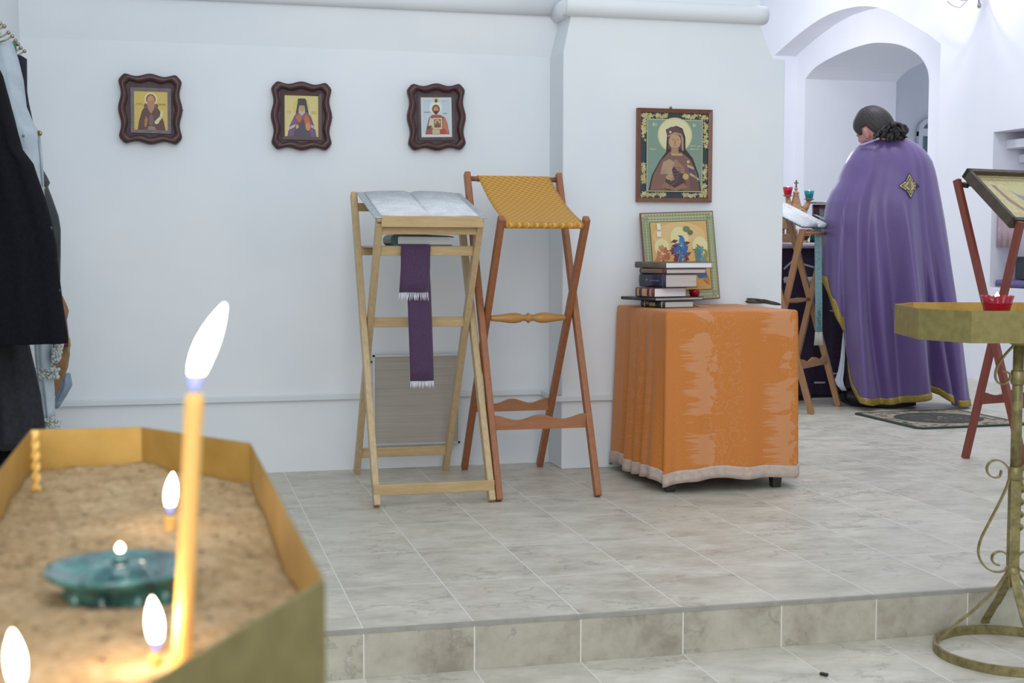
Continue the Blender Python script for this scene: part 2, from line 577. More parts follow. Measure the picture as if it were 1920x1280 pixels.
struct(b.build('wall_right', M_WALL2, recalc=False))
b = MB(); b.mm((D2 + .01, 9.8, 0), (10.5, 10.1, 4.6)); b.mm((9.5, 5.2, 0), (9.8, 9.8, 4.6)); b.mm((D2, 5.2, 3.4), (9.8, 10, 3.6))
struct(b.build('wall_far', M_WALL2))
b = MB(); b.mm((2.0, 11.2, 0), (XR, 11.5, 4.6)); struct(b.build('wall_rear', M_WALL2))
# far window in the room behind the arch
yw2 = 9.79
wl, wr = at(1717, 300, y=yw2), at(1765, 300, y=yw2)
zt, zb = at(1735, 213, y=yw2).z, at(1730, 345, y=yw2).z
b = MB(); wx0, wx1 = wl.x, wr.x; wc = (wx0 + wx1) / 2; wr_ = (wx1 - wx0) / 2
zs = at(1730, 247, y=yw2).z
def archloop(k, zb_, dz=0):
    return [(wx0 + k, zb_)] + [(wc - (wr_ - k) * math.cos(a * pi / 14), zs + (wr_ - k) * .95 * math.sin(a * pi / 14)) for a in range(15)] + [(wx1 - k, zb_)]
win = MB(); o_, i_ = archloop(0, zb), archloop(.05, zb + .05)
n_ = len(o_)
win.add([V((x, yw2 - .05, z)) for x, z in o_] + [V((x, yw2 - .05, z)) for x, z in i_] + [V((x, yw2, z)) for x, z in o_] + [V((x, yw2 - .01, z)) for x, z in i_],
        [(i, (i + 1) % n_, n_ + (i + 1) % n_, n_ + i) for i in range(n_)] + [(i, (i + 1) % n_, 2 * n_ + (i + 1) % n_, 2 * n_ + i) for i in range(n_)] + [(n_ + i, n_ + (i + 1) % n_, 3 * n_ + (i + 1) % n_, 3 * n_ + i) for i in range(n_)])
win.mm((wx0, yw2 - .06, zs - .05), (wx1, yw2 - .005, zs + .03)); win.mm((wc - .03, yw2 - .055, zb), (wc + .03, yw2 - .005, zs))
w1 = struct(win.build('window_1', newmat('window_white', 'dfe3ec', .4)))
pn = MB(); pn.prism([V((x, yw2 - .02, z)) for x, z in i_], (0, .015, 0)); pn.build('pane', newmat('window_glass', '6f8594', .12), w1)

# ------------------------------------------------------------------ wall icons with wavy frames
def art(name, parent, O, U_, W_, w, h, items, depth=.00003):
    """flat painted picture: one mesh of stacked colour shapes. O lower-left, items: (colour, [(u,v)...]) in 0..1"""
    N_ = U_.cross(W_)
    if N_.dot(CAM - O) < 0: N_ = -N_
    bb = MB(); mats = []; idx = {}
    for k, (c, pts) in enumerate(items):
        key = c if isinstance(c, str) else c.name
        if key not in idx: idx[key] = len(mats); mats.append(flat(c, .5) if isinstance(c, str) else c)
        bb.mat(idx[key])
        bb.poly([[O + U_ * (u * w) + W_ * (v * h) + N_ * (depth * (k + 1)) for u, v in pts]])
    return bb.build(name, mats, parent, recalc=False)

def ell(cx, cy, rx, ry, n=24, a0=0, a1=360):
    return [(cx + rx * math.cos(math.radians(a0 + (a1 - a0) * i / n)), cy + ry * math.sin(math.radians(a0 + (a1 - a0) * i / n))) for i in range(n if a1 - a0 >= 360 else n + 1)]
def rc(x0, y0, x1, y1): return [(x0, y0), (x1, y0), (x1, y1), (x0, y1)]
def scribble(x0, x1, y, h, n, col):
    """row of tiny letter-like strokes"""
    out = []; r = random.Random(int(x0 * 1000 + y * 77)); s = (x1 - x0) / n
    for i in range(n):
        x = x0 + i * s
        out.append((col, rc(x, y, x + s * .28, y + h)))
        if r.random() > .3: out.append((col, rc(x, y + h * r.choice((0, .4, .75)), x + s * .75, y + h * r.choice((.2, .55, .95)) + .004)))
        if r.random() > .5: out.append((col, rc(x + s * .5, y, x + s * .72, y + h)))
    return out

def wavy(w, h, a, ear, n=26):
    """closed outline of a rectangle with waved sides and rounded ears"""
    P = []
    for sx, L, fn in ((0, w, lambda t, o: (-w / 2 + t * w, h / 2 + o)), (1, h, lambda t, o: (w / 2 + o, h / 2 - t * h)),
                      (2, w, lambda t, o: (w / 2 - t * w, -h / 2 - o)), (3, h, lambda t, o: (-w / 2 - o, -h / 2 + t * h))):
        for i in range(n):
            t = (i + .5) / n
            o = a * math.cos(4 * pi * t)
            tt = .04 + .92 * t
            if t < .08: o -= ear * (1 - t / .08) ** 2
            if t > .92: o -= ear * (1 - (1 - t) / .08) ** 2
            P.append(fn(tt, o))
    return P

def icon_frame(label, px, py, tilt, lean, items, ground, w=.255, h=.288, iw=.135, ih=.165, off=(0, 0)):
    c = at(px, py, y=YW - .035)
    root = thing('wall_icon', label, 'icon', V((c.x, YW - .002, c.z)), 'icons in wavy frames on the back wall')
    ct, st = math.cos(tilt), math.sin(tilt)
    U_ = V((ct, 0, st)); W_ = V((-st, -lean, ct)).normalized(); N_ = U_.cross(W_)
    if N_.y > 0: N_ = -N_
    o0 = V((c.x, YW - .004 - lean * h / 2, c.z))
    Lp = lambda pts, dz, k=1: [o0 + U_ * (x * k) + W_ * (y * k) + N_ * dz for x, y in pts]
    out = wavy(w, h, .006, .012); mid = wavy(w - .018, h - .018, .006, .010); inn = wavy(w - .052, h - .052, .005, .002); inn2 = wavy(w - .058, h - .058, .005, .002)
    fr = MB().mat(0, True)
    fr.loft([Lp(out, 0), Lp(out, .026), Lp(mid, .036), Lp(inn, .033), Lp(inn2, .024), Lp(inn2, .008)], cap=False)
    fr.build('frame', M_FRAME, root)
    bk = MB(); bk.prism(Lp(wavy(w - .05, h - .05, .005, .002), .006), N_ * .007); bk.build('backing', M_MATBACK, root)
    sl = MB(); q = (iw / 2 + .014, ih / 2 + .014); q2 = (iw / 2, ih / 2)
    ring = lambda a, dz: [o0 + U_ * (sx * a[0] + off[0]) + W_ * (sy * a[1] + off[1]) + N_ * dz for sx, sy in ((-1, -1), (1, -1), (1, 1), (-1, 1))]
    sl.loft([ring(q, .013), ring(q, .019), ring(q2, .017), ring(q2, .013)], cap=False); sl.build('inner_slip', ground, root)
    O = o0 + U_ * (-iw / 2 + off[0]) + W_ * (-ih / 2 + off[1]) + N_ * .0135
    art('picture', root, O, U_, W_, iw, ih, items)
    nl = MB().mat(0, True); nl.ball(o0 + U_ * (w / 2 + .004) + N_ * .01, .005); nl.build('nail', M_FRAME, root)
    return root

M_MATBACK = mottled('grey_brown_velvet', '54474a', '5e5054', 60, .85)
SKN, DSK = 'b98a5c', '8a5f42'
saint1 = [('c8ae58', rc(0, 0, 1, 1)), ('bda24c', rc(.03, .62, .97, .66)), ('d8cf9a', ell(.50, .80, .19, .17)), ('5a3a34', [(.10, 0), (.14, .22), (.24, .50), (.34, .62), (.66, .62), (.76, .50), (.88, .22), (.93, 0)]),
          ('6b5048', ell(.35, .62, .06, .06)), ('6b5048', ell(.66, .62, .06, .06)), ('7a5138', ell(.50, .79, .145, .14)), (SKN, ell(.50, .77, .105, .125)), ('a77c5e', [(.38, .74), (.62, .74), (.60, .55), (.50, .42), (.41, .55)]),
          ('8d6a4e', [(.44, .76), (.46, .76), (.46, .72), (.44, .72)]), ('8d6a4e', [(.54, .76), (.56, .76), (.56, .72), (.54, .72)]), ('6e5a52', [(.44, .10), (.56, .10), (.58, .34), (.50, .42), (.44, .34)]), ('4a302c', [(.40, .10), (.60, .10), (.60, .12), (.40, .12)]),
          ('8c7a62', [(.39, 0), (.66, 0), (.60, .10), (.42, .10)]), ('a8743f', [(.30, .08), (.36, .08), (.40, .28), (.35, .36), (.31, .24)]),
          ('cfc7a0', [(.62, .16), (.70, .16), (.84, .34), (.86, .48), (.80, .52), (.76, .36), (.60, .22)])] + scribble(.66, .80, .24, .012, 4, '6d6248') + scribble(.70, .83, .33, .012, 4, '6d6248') + \
         scribble(.08, .26, .66, .02, 6, '8c5a34') + scribble(.72, .93, .66, .02, 6, '8c5a34')
saint2 = [('cdbf7e', rc(0, 0, 1, 1)), ('c6b673', ell(.5, .72, .25, .22)), ('35393c', [(.33, .55), (.40, .90), (.44, .93), (.60, .93), (.64, .90), (.72, .55)]), ('6d5275', [(.08, 0), (.14, .25), (.30, .52), (.40, .60), (.66, .60), (.78, .50), (.90, .22), (.95, 0)]),
          ('4a4453', [(.26, 0), (.30, .20), (.48, .44), (.54, .44), (.74, .18), (.78, 0)]), ('b9603a', [(.32, .48), (.44, .56), (.52, .44), (.46, .34), (.38, .38)]), ('b9603a', [(.56, .44), (.62, .56), (.72, .48), (.76, .30), (.74, .16), (.62, .20), (.60, .34)]),
          (SKN, ell(.51, .70, .09, .10)), ('b3aa9c', [(.41, .70), (.45, .64), (.57, .64), (.61, .70), (.60, .58), (.51, .50), (.42, .58)]), ('9c968c', ell(.51, .625, .04, .02)), ('35393c', [(.40, .76), (.62, .76), (.63, .92), (.39, .92)]),
          ('c9834f', ell(.69, .25, .07, .10)), ('c89a66', [(.33, .18), (.42, .22), (.40, .30), (.34, .28)]), ('d8ced0', [(.10, .19), (.32, .28), (.32, .30), (.10, .21)]), ('d8ced0', [(.10, .15), (.30, .24), (.30, .26), (.10, .17)]),
          ('d8ced0', [(.78, .28), (.92, .22), (.92, .24), (.78, .30)]), ('d8ced0', [(.78, .24), (.93, .18), (.93, .20), (.78, .26)])] + scribble(.08, .22, .60, .022, 5, 'c08a4c') + scribble(.08, .22, .56, .022, 5, 'c08a4c') + scribble(.78, .94, .60, .022, 6, 'c08a4c') + scribble(.78, .94, .56, .022, 6, 'c08a4c')
saint3 = [('ccd2ca', rc(0, 0, 1, 1)), ('b9c8d4', rc(.06, .10, .94, .94)), ('d6dad2', ell(.49, .74, .20, .17)), ('cfc48c', [(.42, .99), (.58, .99), (.61, .87), (.40, .87)]), ('55504a', ell(.50, .91, .045, .05)),
          ('a05345', [(.13, .07), (.18, .26), (.26, .48), (.36, .56), (.62, .56), (.76, .50), (.86, .30), (.92, .07)]), ('b87350', [(.72, .10), (.90, .10), (.86, .34), (.78, .50), (.70, .42)]), ('c8c0a6', [(.24, .30), (.36, .22), (.40, .44), (.30, .50)]),
          ('4e4a52', [(.18, .18), (.34, .24), (.34, .30), (.20, .26)]), ('6b4436', ell(.49, .70, .125, .115)), (SKN, ell(.49, .68, .08, .095)), ('4c3028', [(.42, .66), (.56, .66), (.53, .57), (.45, .57)]),
          ('cbbf9c', rc(.38, .20, .68, .48)), ('6e6248', rc(.42, .24, .64, .45)), ('b8ae86', ell(.53, .38, .09, .06)), ('96603f', ell(.53, .35, .05, .06)), ('8c4a34', [(.45, .24), (.62, .24), (.57, .34), (.48, .34)]),
          ('b9b58c', rc(.36, .08, .60, .19)), ('a84a3e', ell(.72, .14, .10, .07))] + scribble(.10, .32, .61, .03, 6, '8f7a4a') + scribble(.72, .86, .58, .025, 4, '8f7a4a') + scribble(.12, .3, .90, .02, 6, 'a9b5bd') + scribble(.7, .9, .90, .02, 6, 'a9b5bd')
icon_frame('wavy dark frame with bearded monk in brown robe on gold, nearest the coats', 282, 204, -.006, .0, saint1, mottled('slip_grey', '6c6266', '787074', 40, .7), off=(.002, -.006), iw=.140)
icon_frame('wavy dark frame with monk in tall black hat and violet mantle on gold', 566, 217, -.004, .0, saint2, M_FRAME, iw=.148, ih=.18)
icon_frame('wavy dark frame with red robed saint on pale blue, above the lecterns', 819, 219, .03, .055, saint3, M_MATBACK, iw=.142, ih=.178)

# ------------------------------------------------------------------ large icon on the pillar
X0, X1, Z0, Z1 = 1.577, 1.940, 1.216, 1.638
root = thing('pillar_icon', 'large green icon of veiled figure in thin brown frame, hung on the pillar', 'icon', V((1.758, YP, Z0)))
b = MB(); fw = .018; yf = YP - .024
out = [(X0, Z0), (X1, Z0), (X1, Z1), (X0, Z1)]; inn = [(X0 + fw, Z0 + fw), (X1 - fw, Z0 + fw), (X1 - fw, Z1 - fw), (X0 + fw, Z1 - fw)]
L3 = lambda l, y: [V((x, y, z)) for x, z in l]
b.loft([L3(out, YP - .001), L3(out, yf), L3(inn, yf + .006), L3(inn, YP - .012)], cap=False); b.build('frame', M_FRAME2, root)
gold, dk = 'b4aa76', '2f3b40'
items = [(dk, rc(0, 0, 1, 1))]
def flourish(x0, y0, x1, y1, n, seed):
    r = random.Random(seed); o = []
    for i in range(n):
        cx, cy = r.uniform(x0, x1), r.uniform(y0, y1); a = r.uniform(0, 6.28); rr = r.uniform(.018, .034)
        o.append((gold if r.random() > .25 else 'c6be92', [(cx + rr * (1.5 if k % 2 == 0 else .45) * math.cos(a + k * pi / 4) , cy + rr * .8 * (1.5 if k % 2 == 0 else .45) * math.sin(a + k * pi / 4)) for k in range(8)]))
    return o
bor = []
for q in ((.02, .02, .38, .06), (.62, .02, .98, .06), (.02, .94, .38, .98), (.62, .94, .98, .98), (.02, .05, .07, .40), (.93, .05, .98, .40), (.02, .60, .07, .95), (.93, .60, .98, .95)):
    bor += flourish(*q, 26, int(q[0] * 100 + q[1] * 999))
items += bor
items += [('b7b187', rc(.085, .075, .915, .925)), ('7a9182', rc(.095, .085, .905, .915)), ('c9bf90', ell(.50, .74, .255, .205, 40)), ('d2caa0', ell(.50, .74, .235, .188, 40)),
          ('3a2a2a', [(.115, .085), (.16, .26), (.28, .44), (.37, .54), (.38, .72), (.44, .83), (.52, .85), (.61, .82), (.655, .72), (.66, .58), (.77, .47), (.86, .28), (.90, .085)]),
          ('7c5a50', [(.14, .09), (.18, .26), (.30, .44), (.42, .54), (.60, .54), (.74, .45), (.84, .27), (.875, .09)]), ('5f4346', [(.36, .80), (.44, .835), (.52, .84), (.60, .80), (.635, .70), (.63, .58), (.40, .58), (.39, .72)]),
          ('a88c6c', [(.40, .735), (.50, .775), (.60, .755), (.60, .735), (.50, .755), (.40, .715)]), ('a88c6c', [(.60, .75), (.625, .70), (.63, .56), (.605, .56), (.60, .68), (.585, .74)]), ('b4946e', ell(.50, .665, .09, .085)), ('a27f5c', [(.45, .60), (.55, .60), (.56, .52), (.44, .52)]),
          ('6a4a3c', rc(.455, .685, .485, .692)), ('6a4a3c', rc(.525, .685, .555, .692)), ('8f6a4c', [(.498, .68), (.508, .68), (.512, .64), (.490, .64)]), ('8a5244', rc(.48, .618, .525, .625)),
          ('b39a74', rc(.45, .50, .61, .525)), ('4a363c', [(.34, .12), (.42, .36), (.50, .42), (.60, .36), (.68, .14), (.60, .09), (.42, .09)]), ('96735a', [(.44, .40), (.52, .46), (.64, .36), (.66, .28), (.58, .30)]),
          ('a98d72', [(.28, .28), (.33, .42), (.42, .46), (.50, .42), (.46, .33), (.50, .22), (.44, .20), (.40, .28)]), ('b08f68', ell(.42, .245, .05, .03)), ('8e6a50', [(.30, .13), (.36, .19), (.50, .12), (.64, .18), (.70, .13), (.52, .085)]),
          ('b6a27c', [(.68, .40), (.78, .37), (.79, .34), (.69, .37)]), ('5e4660', [(.69, .36), (.79, .33), (.82, .27), (.74, .28)]), ('b6a27c', [(.72, .28), (.86, .21), (.87, .23), (.74, .30)]), ('b9a75a', ell(.665, .255, .045, .035)), ('c2b08c', ell(.70, .43, .02, .017)), ('c2b08c', ell(.43, .775, .018, .015))]
for k in range(7): items.append(('8d6a5c', [(.16 + k * .028, .10), (.17 + k * .028, .10), (.235 + k * .022, .34), (.23 + k * .022, .34)]))
for k in range(6): items.append(('64464a', [(.74 + k * .022, .10), (.75 + k * .022, .10), (.735 + k * .018, .26), (.73 + k * .018, .26)]))
for k in range(6): items.append(('755553', [(.42 + k * .012, .14 + k * .045), (.43 + k * .012, .135 + k * .045), (.55 + k * .01, .20 + k * .03), (.55 + k * .01, .21 + k * .03)]))
items += scribble(.17, .24, .84, .035, 2, 'b9bf9c') + scribble(.76, .83, .84, .035, 2, 'b9bf9c') + scribble(.13, .22, .56, .02, 3, 'b9bf9c') + scribble(.72, .89, .605, .02, 8, 'b9bf9c') + scribble(.72, .87, .565, .02, 7, 'b9bf9c')
art('picture', root, V((X0 + fw, YP - .0125, Z0 + fw)), V((1, 0, 0)), ZZ, X1 - X0 - 2 * fw, Z1 - Z0 - 2 * fw, items)
b = MB().mat(0, True); b.ball((1.742, YP - .006, Z1 + .006), .006); b.build('nail', M_IRON, root)

# ------------------------------------------------------------------ table with cloth
TZ = .746
tx0, tx1, ty0, ty1 = 1.478, 2.064, 1.68, 2.31
root = thing('low_table', 'small table on short dark feet beneath the orange cloth', 'table', V(((tx0 + tx1) / 2, (ty0 + ty1) / 2, 0)))
b = MB(); b.mm((tx0 + .01, ty0 + .01, TZ - .03), (tx1 - .01, ty1 - .01, TZ - .004)); b.build('table_top', M_TAN, root, bevel=.004)
M_FOOT = mottled('dark_feet', '2a2723', '3a342c', 20, .4)
for x, y in ((tx0 + .036, ty0 + .036), (tx1 - .075, ty0 + .036), (tx0 + .05, 2.25), (tx1 - .05, 2.25)):
    b = MB(); b.loft([rect(x - .018, x + .018, y - .018, y + .018, 0), rect(x - .026, x + .026, y - .026, y + .026, .09), rect(x - .026, x + .026, y - .026, y + .026, TZ - .03)]); b.build('leg', M_FOOT, root, bevel=.003)

# cloth: top plus a skirt that flares and folds, hem waves
NP = 120
def cloth_pt(u, t):
    """u: 0..1 round the table from the back left corner over left, front, right, back; t: 0 top edge, 1 hem"""
    per = [(tx0, ty1, tx0, ty0), (tx0, ty0, tx1, ty0), (tx1, ty0, tx1, ty1), (tx1, ty1, tx0, ty1)]
    k = min(int(u * 4), 3); s = u * 4 - k
    x0, y0, x1, y1 = per[k]
    p = V((x0 + (x1 - x0) * s, y0 + (y1 - y0) * s, 0))
    n = [V((-1, 0, 0)), V((0, -1, 0)), V((1, 0, 0)), V((0, 1, 0))][k]
    nn = n.copy()
    cr = .22                                     # rounding of the corner directions
    prv = [V((0, 1, 0)), V((-1, 0, 0)), V((0, -1, 0)), V((1, 0, 0))][k]; nxt = [V((0, -1, 0)), V((1, 0, 0)), V((0, 1, 0)), V((-1, 0, 0))][k]
    if s < cr: nn = n * (.5 + .5 * s / cr) + prv * (.5 - .5 * s / cr)
    if s > 1 - cr: nn = n * (.5 + .5 * (1 - s) / cr) + nxt * (.5 - .5 * (1 - s) / cr)
    flare = [.030, .030, .028, .006][k] * t
    cor = math.exp(-(min(s, 1 - s) / .07) ** 2)
    fold = 0
    if k == 1: fold = .014 * t * math.exp(-((s - .10) / .05) ** 2) - .012 * t * math.exp(-((s - .04) / .03) ** 2) + .006 * t * math.sin(s * 14) + .004 * t * math.sin(s * 31 + 1)
    if k == 0: fold = .017 * t * math.sin(s * 17 + .5) + .011 * t ** .6 * math.sin(s * 37) + .004 * math.sin(s * 61) * t ** .4
    if k == 2: fold = .008 * t * math.sin(s * 20)
    lift = [.036 + .010 * s + .006 * math.sin(s * 9), .040 + .016 * math.sin(s * 2.8 + .2) + .007 * math.sin(s * 15 + 2) * (1 - abs(2 * s - 1)), .058, .07][k]
    zh = lift - (.018 * cor if k in (0, 1) and u < .4 else 0)
    rnd = .012
    z = TZ - (TZ - zh) * t
    q = p + nn * (flare + fold - .010 * cor * t * (1 if k != 3 else 0))
    q.z = z
    if t < .008: q = p + nn * (-.022); q.z = TZ + .004
    elif t < .015: q = p + nn * (-.010); q.z = TZ + .002
    elif t < .03: q = p + nn * (-.003); q.z = TZ - .004
    return q
ts = [0, .01, .02, .05] + [.05 + .89 * i / 16 for i in range(1, 17)]
US = []
for k in range(4):
    US += [k / 4 + .25 * i / 40 for i in range(40)]
root = thing('tablecloth', 'orange damask tablecloth with cream hem draped to the floor', 'tablecloth', V(((tx0 + tx1) / 2, (ty0 + ty1) / 2, TZ)))
b = MB().mat(0, True)
rings = [[cloth_pt(u, t) for u in US] for t in ts]
b.loft(rings, cap=False)
b.mat(0, False); b.poly([[p for p in rings[0]]])
b.build('drape', M_ORANGE, root)
b = MB().mat(0, True)
b.loft([[cloth_pt(u, t) + (cloth_pt(u, t) - V((1.83, 2.0, cloth_pt(u, t).z))).normalized() * .003 for u in US] for t in (.925, .94, .97, 1.0)], cap=False)
b.build('hem_band', M_HEM, root, solid=.003)

# ------------------------------------------------------------------ the books and things on the table
BU = (RH * math.cos(.50) + FH * math.sin(.50)); BV = (-RH * math.sin(.50) + FH * math.cos(.50))
def book(label, cx, py0, py1, zb, spx, ppx, cover, pages, rot=0, decor=(), soft=False, d=5.78, name='book', group='books stacked on the orange cloth'):
    """cx: px of the corner between spine and tail; zb: base height; spx, ppx: picture widths of spine and page sides"""
    h = (py1 - py0) * d / FPX
    u = (Matrix.Rotation(rot, 3, 'Z') @ BU); v = (Matrix.Rotation(rot, 3, 'Z') @ BV)
    pu = abs(u.dot(RH)); pv = abs(v.dot(RH))
    Lp = 1.12 * ppx * d / FPX / pu; Ls = .84 * spx * d / FPX / pv
    c = at(cx, 560, d=d); c.z = zb
    root = thing(name, label, 'book', c + u * Lp / 2 + v * Ls / 2, group)
    tc = .003
    ax = (u, v, ZZ)
    b = MB()
    b.box(c + u * Lp / 2 + v * Ls / 2 + ZZ * tc / 2, (Lp, Ls, tc), ax); b.box(c + u * Lp / 2 + v * Ls / 2 + ZZ * (h - tc / 2), (Lp, Ls, tc), ax)
    # rounded spine
    sp = []
    for k in range(9):
        a = -pi / 2 + pi * k / 8
        sp.append((-.006 * math.cos(a), h / 2 + h / 2 * math.sin(a)))
    ring0 = [c + u * x + ZZ * z for x, z in sp] + [c + u * .004 + ZZ * h, c + u * .004]
    b.mat(0, True).loft([ring0, [p + v * Ls for p in ring0]])
    cov = b.build('cover', cover, root)
    pg = MB(); pg.box(c + u * (Lp / 2 - .001) + v * Ls / 2 + ZZ * h / 2, (Lp - .008, Ls - .006, h - 2 * tc - .0004), ax); pg.build('pages', pages, root)
    if decor:
        def band(bm_, a0, a1, z0, z1):          # wraps the rounded spine just above its skin
            prof = []
            for k in range(5):
                zz = z0 + (z1 - z0) * k / 4; ang = math.asin(max(-1, min(1, (zz - .5) * 2)))
                prof.append((-.0062 * math.cos(ang) - .0004, zz * h))
            bm_.loft([[c + u * x + ZZ * z + v * Ls * a for x, z in prof] for a in (a0, a1)], wrap=False)
        small = [q for q in decor if q[2] - q[1] < .05 and q[3] > .05]
        for q in decor:
            if q not in small:
                db = MB(); band(db, *q[1:]); db.build('spine_band', flat(q[0]), root, recalc=False)
        if small:
            db = MB()
            for q in small: band(db, *q[1:])
            db.build('lettering', flat(small[0][0]), root, recalc=False)
    return root, c, u, v, Lp, Ls, h
zb = TZ + .0045
def strokes(a0, a1, n, z0, z1, col, gap=.35):
    s = (a1 - a0) / n; r = random.Random(n)
    return [(col, a0 + i * s, a0 + i * s + s * (1 - gap) * r.uniform(.5, 1), z0 + r.uniform(0, .08), z1) for i in range(n)]
r1 = book('black and green spined book lying at the bottom of the stack', 1246, 560, 573, zb, 43, 54, mottled('green_black_cover', '1c2422', '232c29', 30, .4), M_PAGES, decor=[('b9b48a', .04, .10, .1, .9), ('a8a05a', .35, .62, .2, .75), ('b9b48a', .80, .86, .1, .9)] + strokes(.66, .78, 3, .4, .8, 'c9c8bc'))
h1 = r1[6]
# slim open-cut booklet lying skewed across it
r2 = book('slim charcoal booklet jutting out left beneath the dark red book', 1228, 551.5, 558, zb + h1 + .0006, 66, 90, mottled('charcoal_cover', '20252e', '2a303a', 30, .35), M_PAGES, rot=.10)
z2 = zb + h1 + r2[6] + .0014
r3 = book('dark red book with gilt spine bands, under the navy book', 1226, 535, 553, z2, 34, 60, mottled('dark_red_cover', '5a2530', '6b2f3a', 30, .4), M_PAGESW, rot=.06, decor=[('a6906c', .08, .20, .1, .9), ('b09c78', .34, .62, .12, .88), ('a6906c', .78, .92, .1, .9)])
z3 = z2 + r3[6] + .0006
r4 = book('thick navy blue book in the middle of the stack', 1247, 512.5, 538, z3, 47, 58, mottled('navy_cover', '23253c', '2b2d48', 30, .45), M_PAGES, rot=-.04, decor=[('6f7388', .05, .065, .02, .98), ('6f7388', .93, .945, .02, .98)] + strokes(.20, .58, 11, .42, .54, '9498ac') + strokes(.66, .74, 2, .40, .64, '9498ac'))
z4 = z3 + r4[6] + .0006
r5 = book('thin maroon and tan book second from the top of the stack', 1248, 502, 512, z4, 48, 74, mottled('maroon_cover', '4c2a30', '5a343a', 30, .45), M_PAGES, decor=[('7d6a55', .10, .94, .15, .85)] + strokes(.22, .80, 14, .4, .58, '5b3a34'))
z5 = z4 + r5[6] + .0006
r6 = book('grey brown hardback lying on top of the book stack', 1247, 490.5, 502.5, z5, 56, 86, mottled('grey_brown_cover', '5a5248', '665e53', 30, .45), M_PAGESW, rot=-.02, decor=strokes(.2, .55, 9, .4, .6, '787064') + strokes(.82, .92, 2, .3, .7, '857c70'))
# ribbon markers of the lowest book
root1, c1, u1, v1, Lp1, Ls1, h1 = r1
b = MB().mat(0, False)
e0 = c1 + u1 * (Lp1 - .012) + v1 * .04 + ZZ * .012
rb = [e0, e0 + u1 * .030 + ZZ * -.001, e0 + u1 * .065 + ZZ * -.0085, e0 + u1 * .105 - v1 * .005 + ZZ * -.0095]
b.loft([[p - v1 * w + ZZ * 0, p + v1 * w] for p, w in zip(rb, (.012, .013, .014, .013))], wrap=False)
b.mat(1); b.loft([[e0 + u1 * q - v1 * .02 + ZZ * (.002 - q * .12), e0 + u1 * q + v1 * .008 + ZZ * (.002 - q * .12)] for q in (0, .03)], wrap=False)
b.build('ribbon_marker', [newmat('pink_ribbon', 'd0b9b8', .6), flat('6a1a2a')], root1, solid=.0012)

def cup(name, label, c, r0, r1, h, glass, lit=True, scallop=0, cat='candle cup', group=None, flame_h=.012):
    """glass votive cup with liquid wax and a small flame"""
    root = thing(name, label, cat, c, group)
    n = 32
    b = MB().mat(0, True)
    def ring(r, z, amp=0): return [c + V(((r + amp * math.cos(12 * a)) * math.cos(a), (r + amp * math.cos(12 * a)) * math.sin(a), z + (amp * 1.4 * math.cos(12 * a) if amp else 0))) for a in [2 * pi * k / n for k in range(n)]]
    n = 96 if scallop else 32
    b.loft([ring(r0 * .9, 0), ring(r0, .004), ring((r0 + r1) / 2, h * .55), ring(r1, h, scallop), ring(r1 - .003, h, scallop), ring((r0 + r1) / 2 - .004, h * .55), ring(r0 - .004, .006)])
    b.build('glass', glass, root)
    if lit:
        b = MB().mat(0, True); zz = h * .62; rr = r0 + (r1 - r0) * .62 - .006
        b.lathe(c, [(r0 - .006, .007), (rr, zz)], 24); b.build('wax', flat('e8d8c8'), root)
        w = MB(); w.tube([c + ZZ * (zz - .002), c + ZZ * (h - .004)], .0012, 6); wk = w.build('wick', M_WICK, root)
        f = MB().mat(0, True); f.lathe(c + ZZ * (h - .004), [(.0005, -.002), (.0055, .003), (.006, flame_h * .5), (.003, flame_h * .85), (.0004, flame_h * 1.2)], 12); f.build('flame', M_FLAME, root)
    return root
pc = r2[1] + r2[2] * (r2[4] - .026) + r2[3] * .030; pc.z = r2[1].z + r2[6] + .0006
cup('candle_cup', 'small red glass cup beside the dark red book on the table', pc, .020, .027, .030, M_RGLASS, lit=False, group='red glass cups')

# panel leaning behind the books: ornamental painted board (plain garden design)
root = thing('leaning_icon', 'painted gold board with green border leaning behind the books', 'icon', V((1.78, 2.24, TZ + .004)))
tlx, trx = 1.586, 1.925
bl = V((1.612, 2.262, TZ + .006)); br = V((1.972, 2.262, TZ + .006)); tl = V((1.582, 2.325, 1.170)); 
U_ = (br - bl).normalized(); W_ = (tl - bl); W_ = (W_ - U_ * W_.dot(U_)).normalized()
hh = .405; ww = .352; O = V((1.600, 2.242, TZ + .0065))
lean = -.030
U_ = V((math.cos(-lean * 0), 0, 0)); U_ = V((math.cos(.03), 0, math.sin(-.0)) ).normalized()
W_ = V((-.038, .155, .985)).normalized(); U_ = (U_ - W_ * U_.dot(W_)).normalized(); N_ = U_.cross(W_)
if N_.y > 0: N_ = -N_
b = MB(); b.box(O + U_ * ww / 2 + W_ * hh / 2 - N_ * .009 + ZZ * .012, (ww, hh, .016), (U_, W_, N_)); b.build('board', M_FRAME2, root)
g1, g2, og = 'b3b18a', '7f8f6e', 'cfa463'
it = [(g1, rc(.012, .012, .988, .988)), (g2, rc(.045, .04, .955, .96)), (g1, rc(.055, .05, .945, .95))]
for k in range(22):
    x = .05 + k * .0418
    for y0 in (.962, .022): it.append((g2, rc(x, y0, x + .025, y0 + .014)))
    for y0 in (.915, .070): it.append((g2, rc(x, y0, x + .030, y0 + .018)))
for k in range(26):
    y = .05 + k * .035
    for x0 in (.018, .968, .070, .905): it.append((g2, rc(x0, y, x0 + .020, y + .024)))
it += [('4b5440', rc(.105, .105, .895, .895)), (og, rc(.115, .113, .885, .887)), ('d6b47c', ell(.5, .72, .36, .16)), ('c99a52', [(.115, .40), (.35, .50), (.62, .42), (.885, .52), (.885, .113), (.115, .113)])]
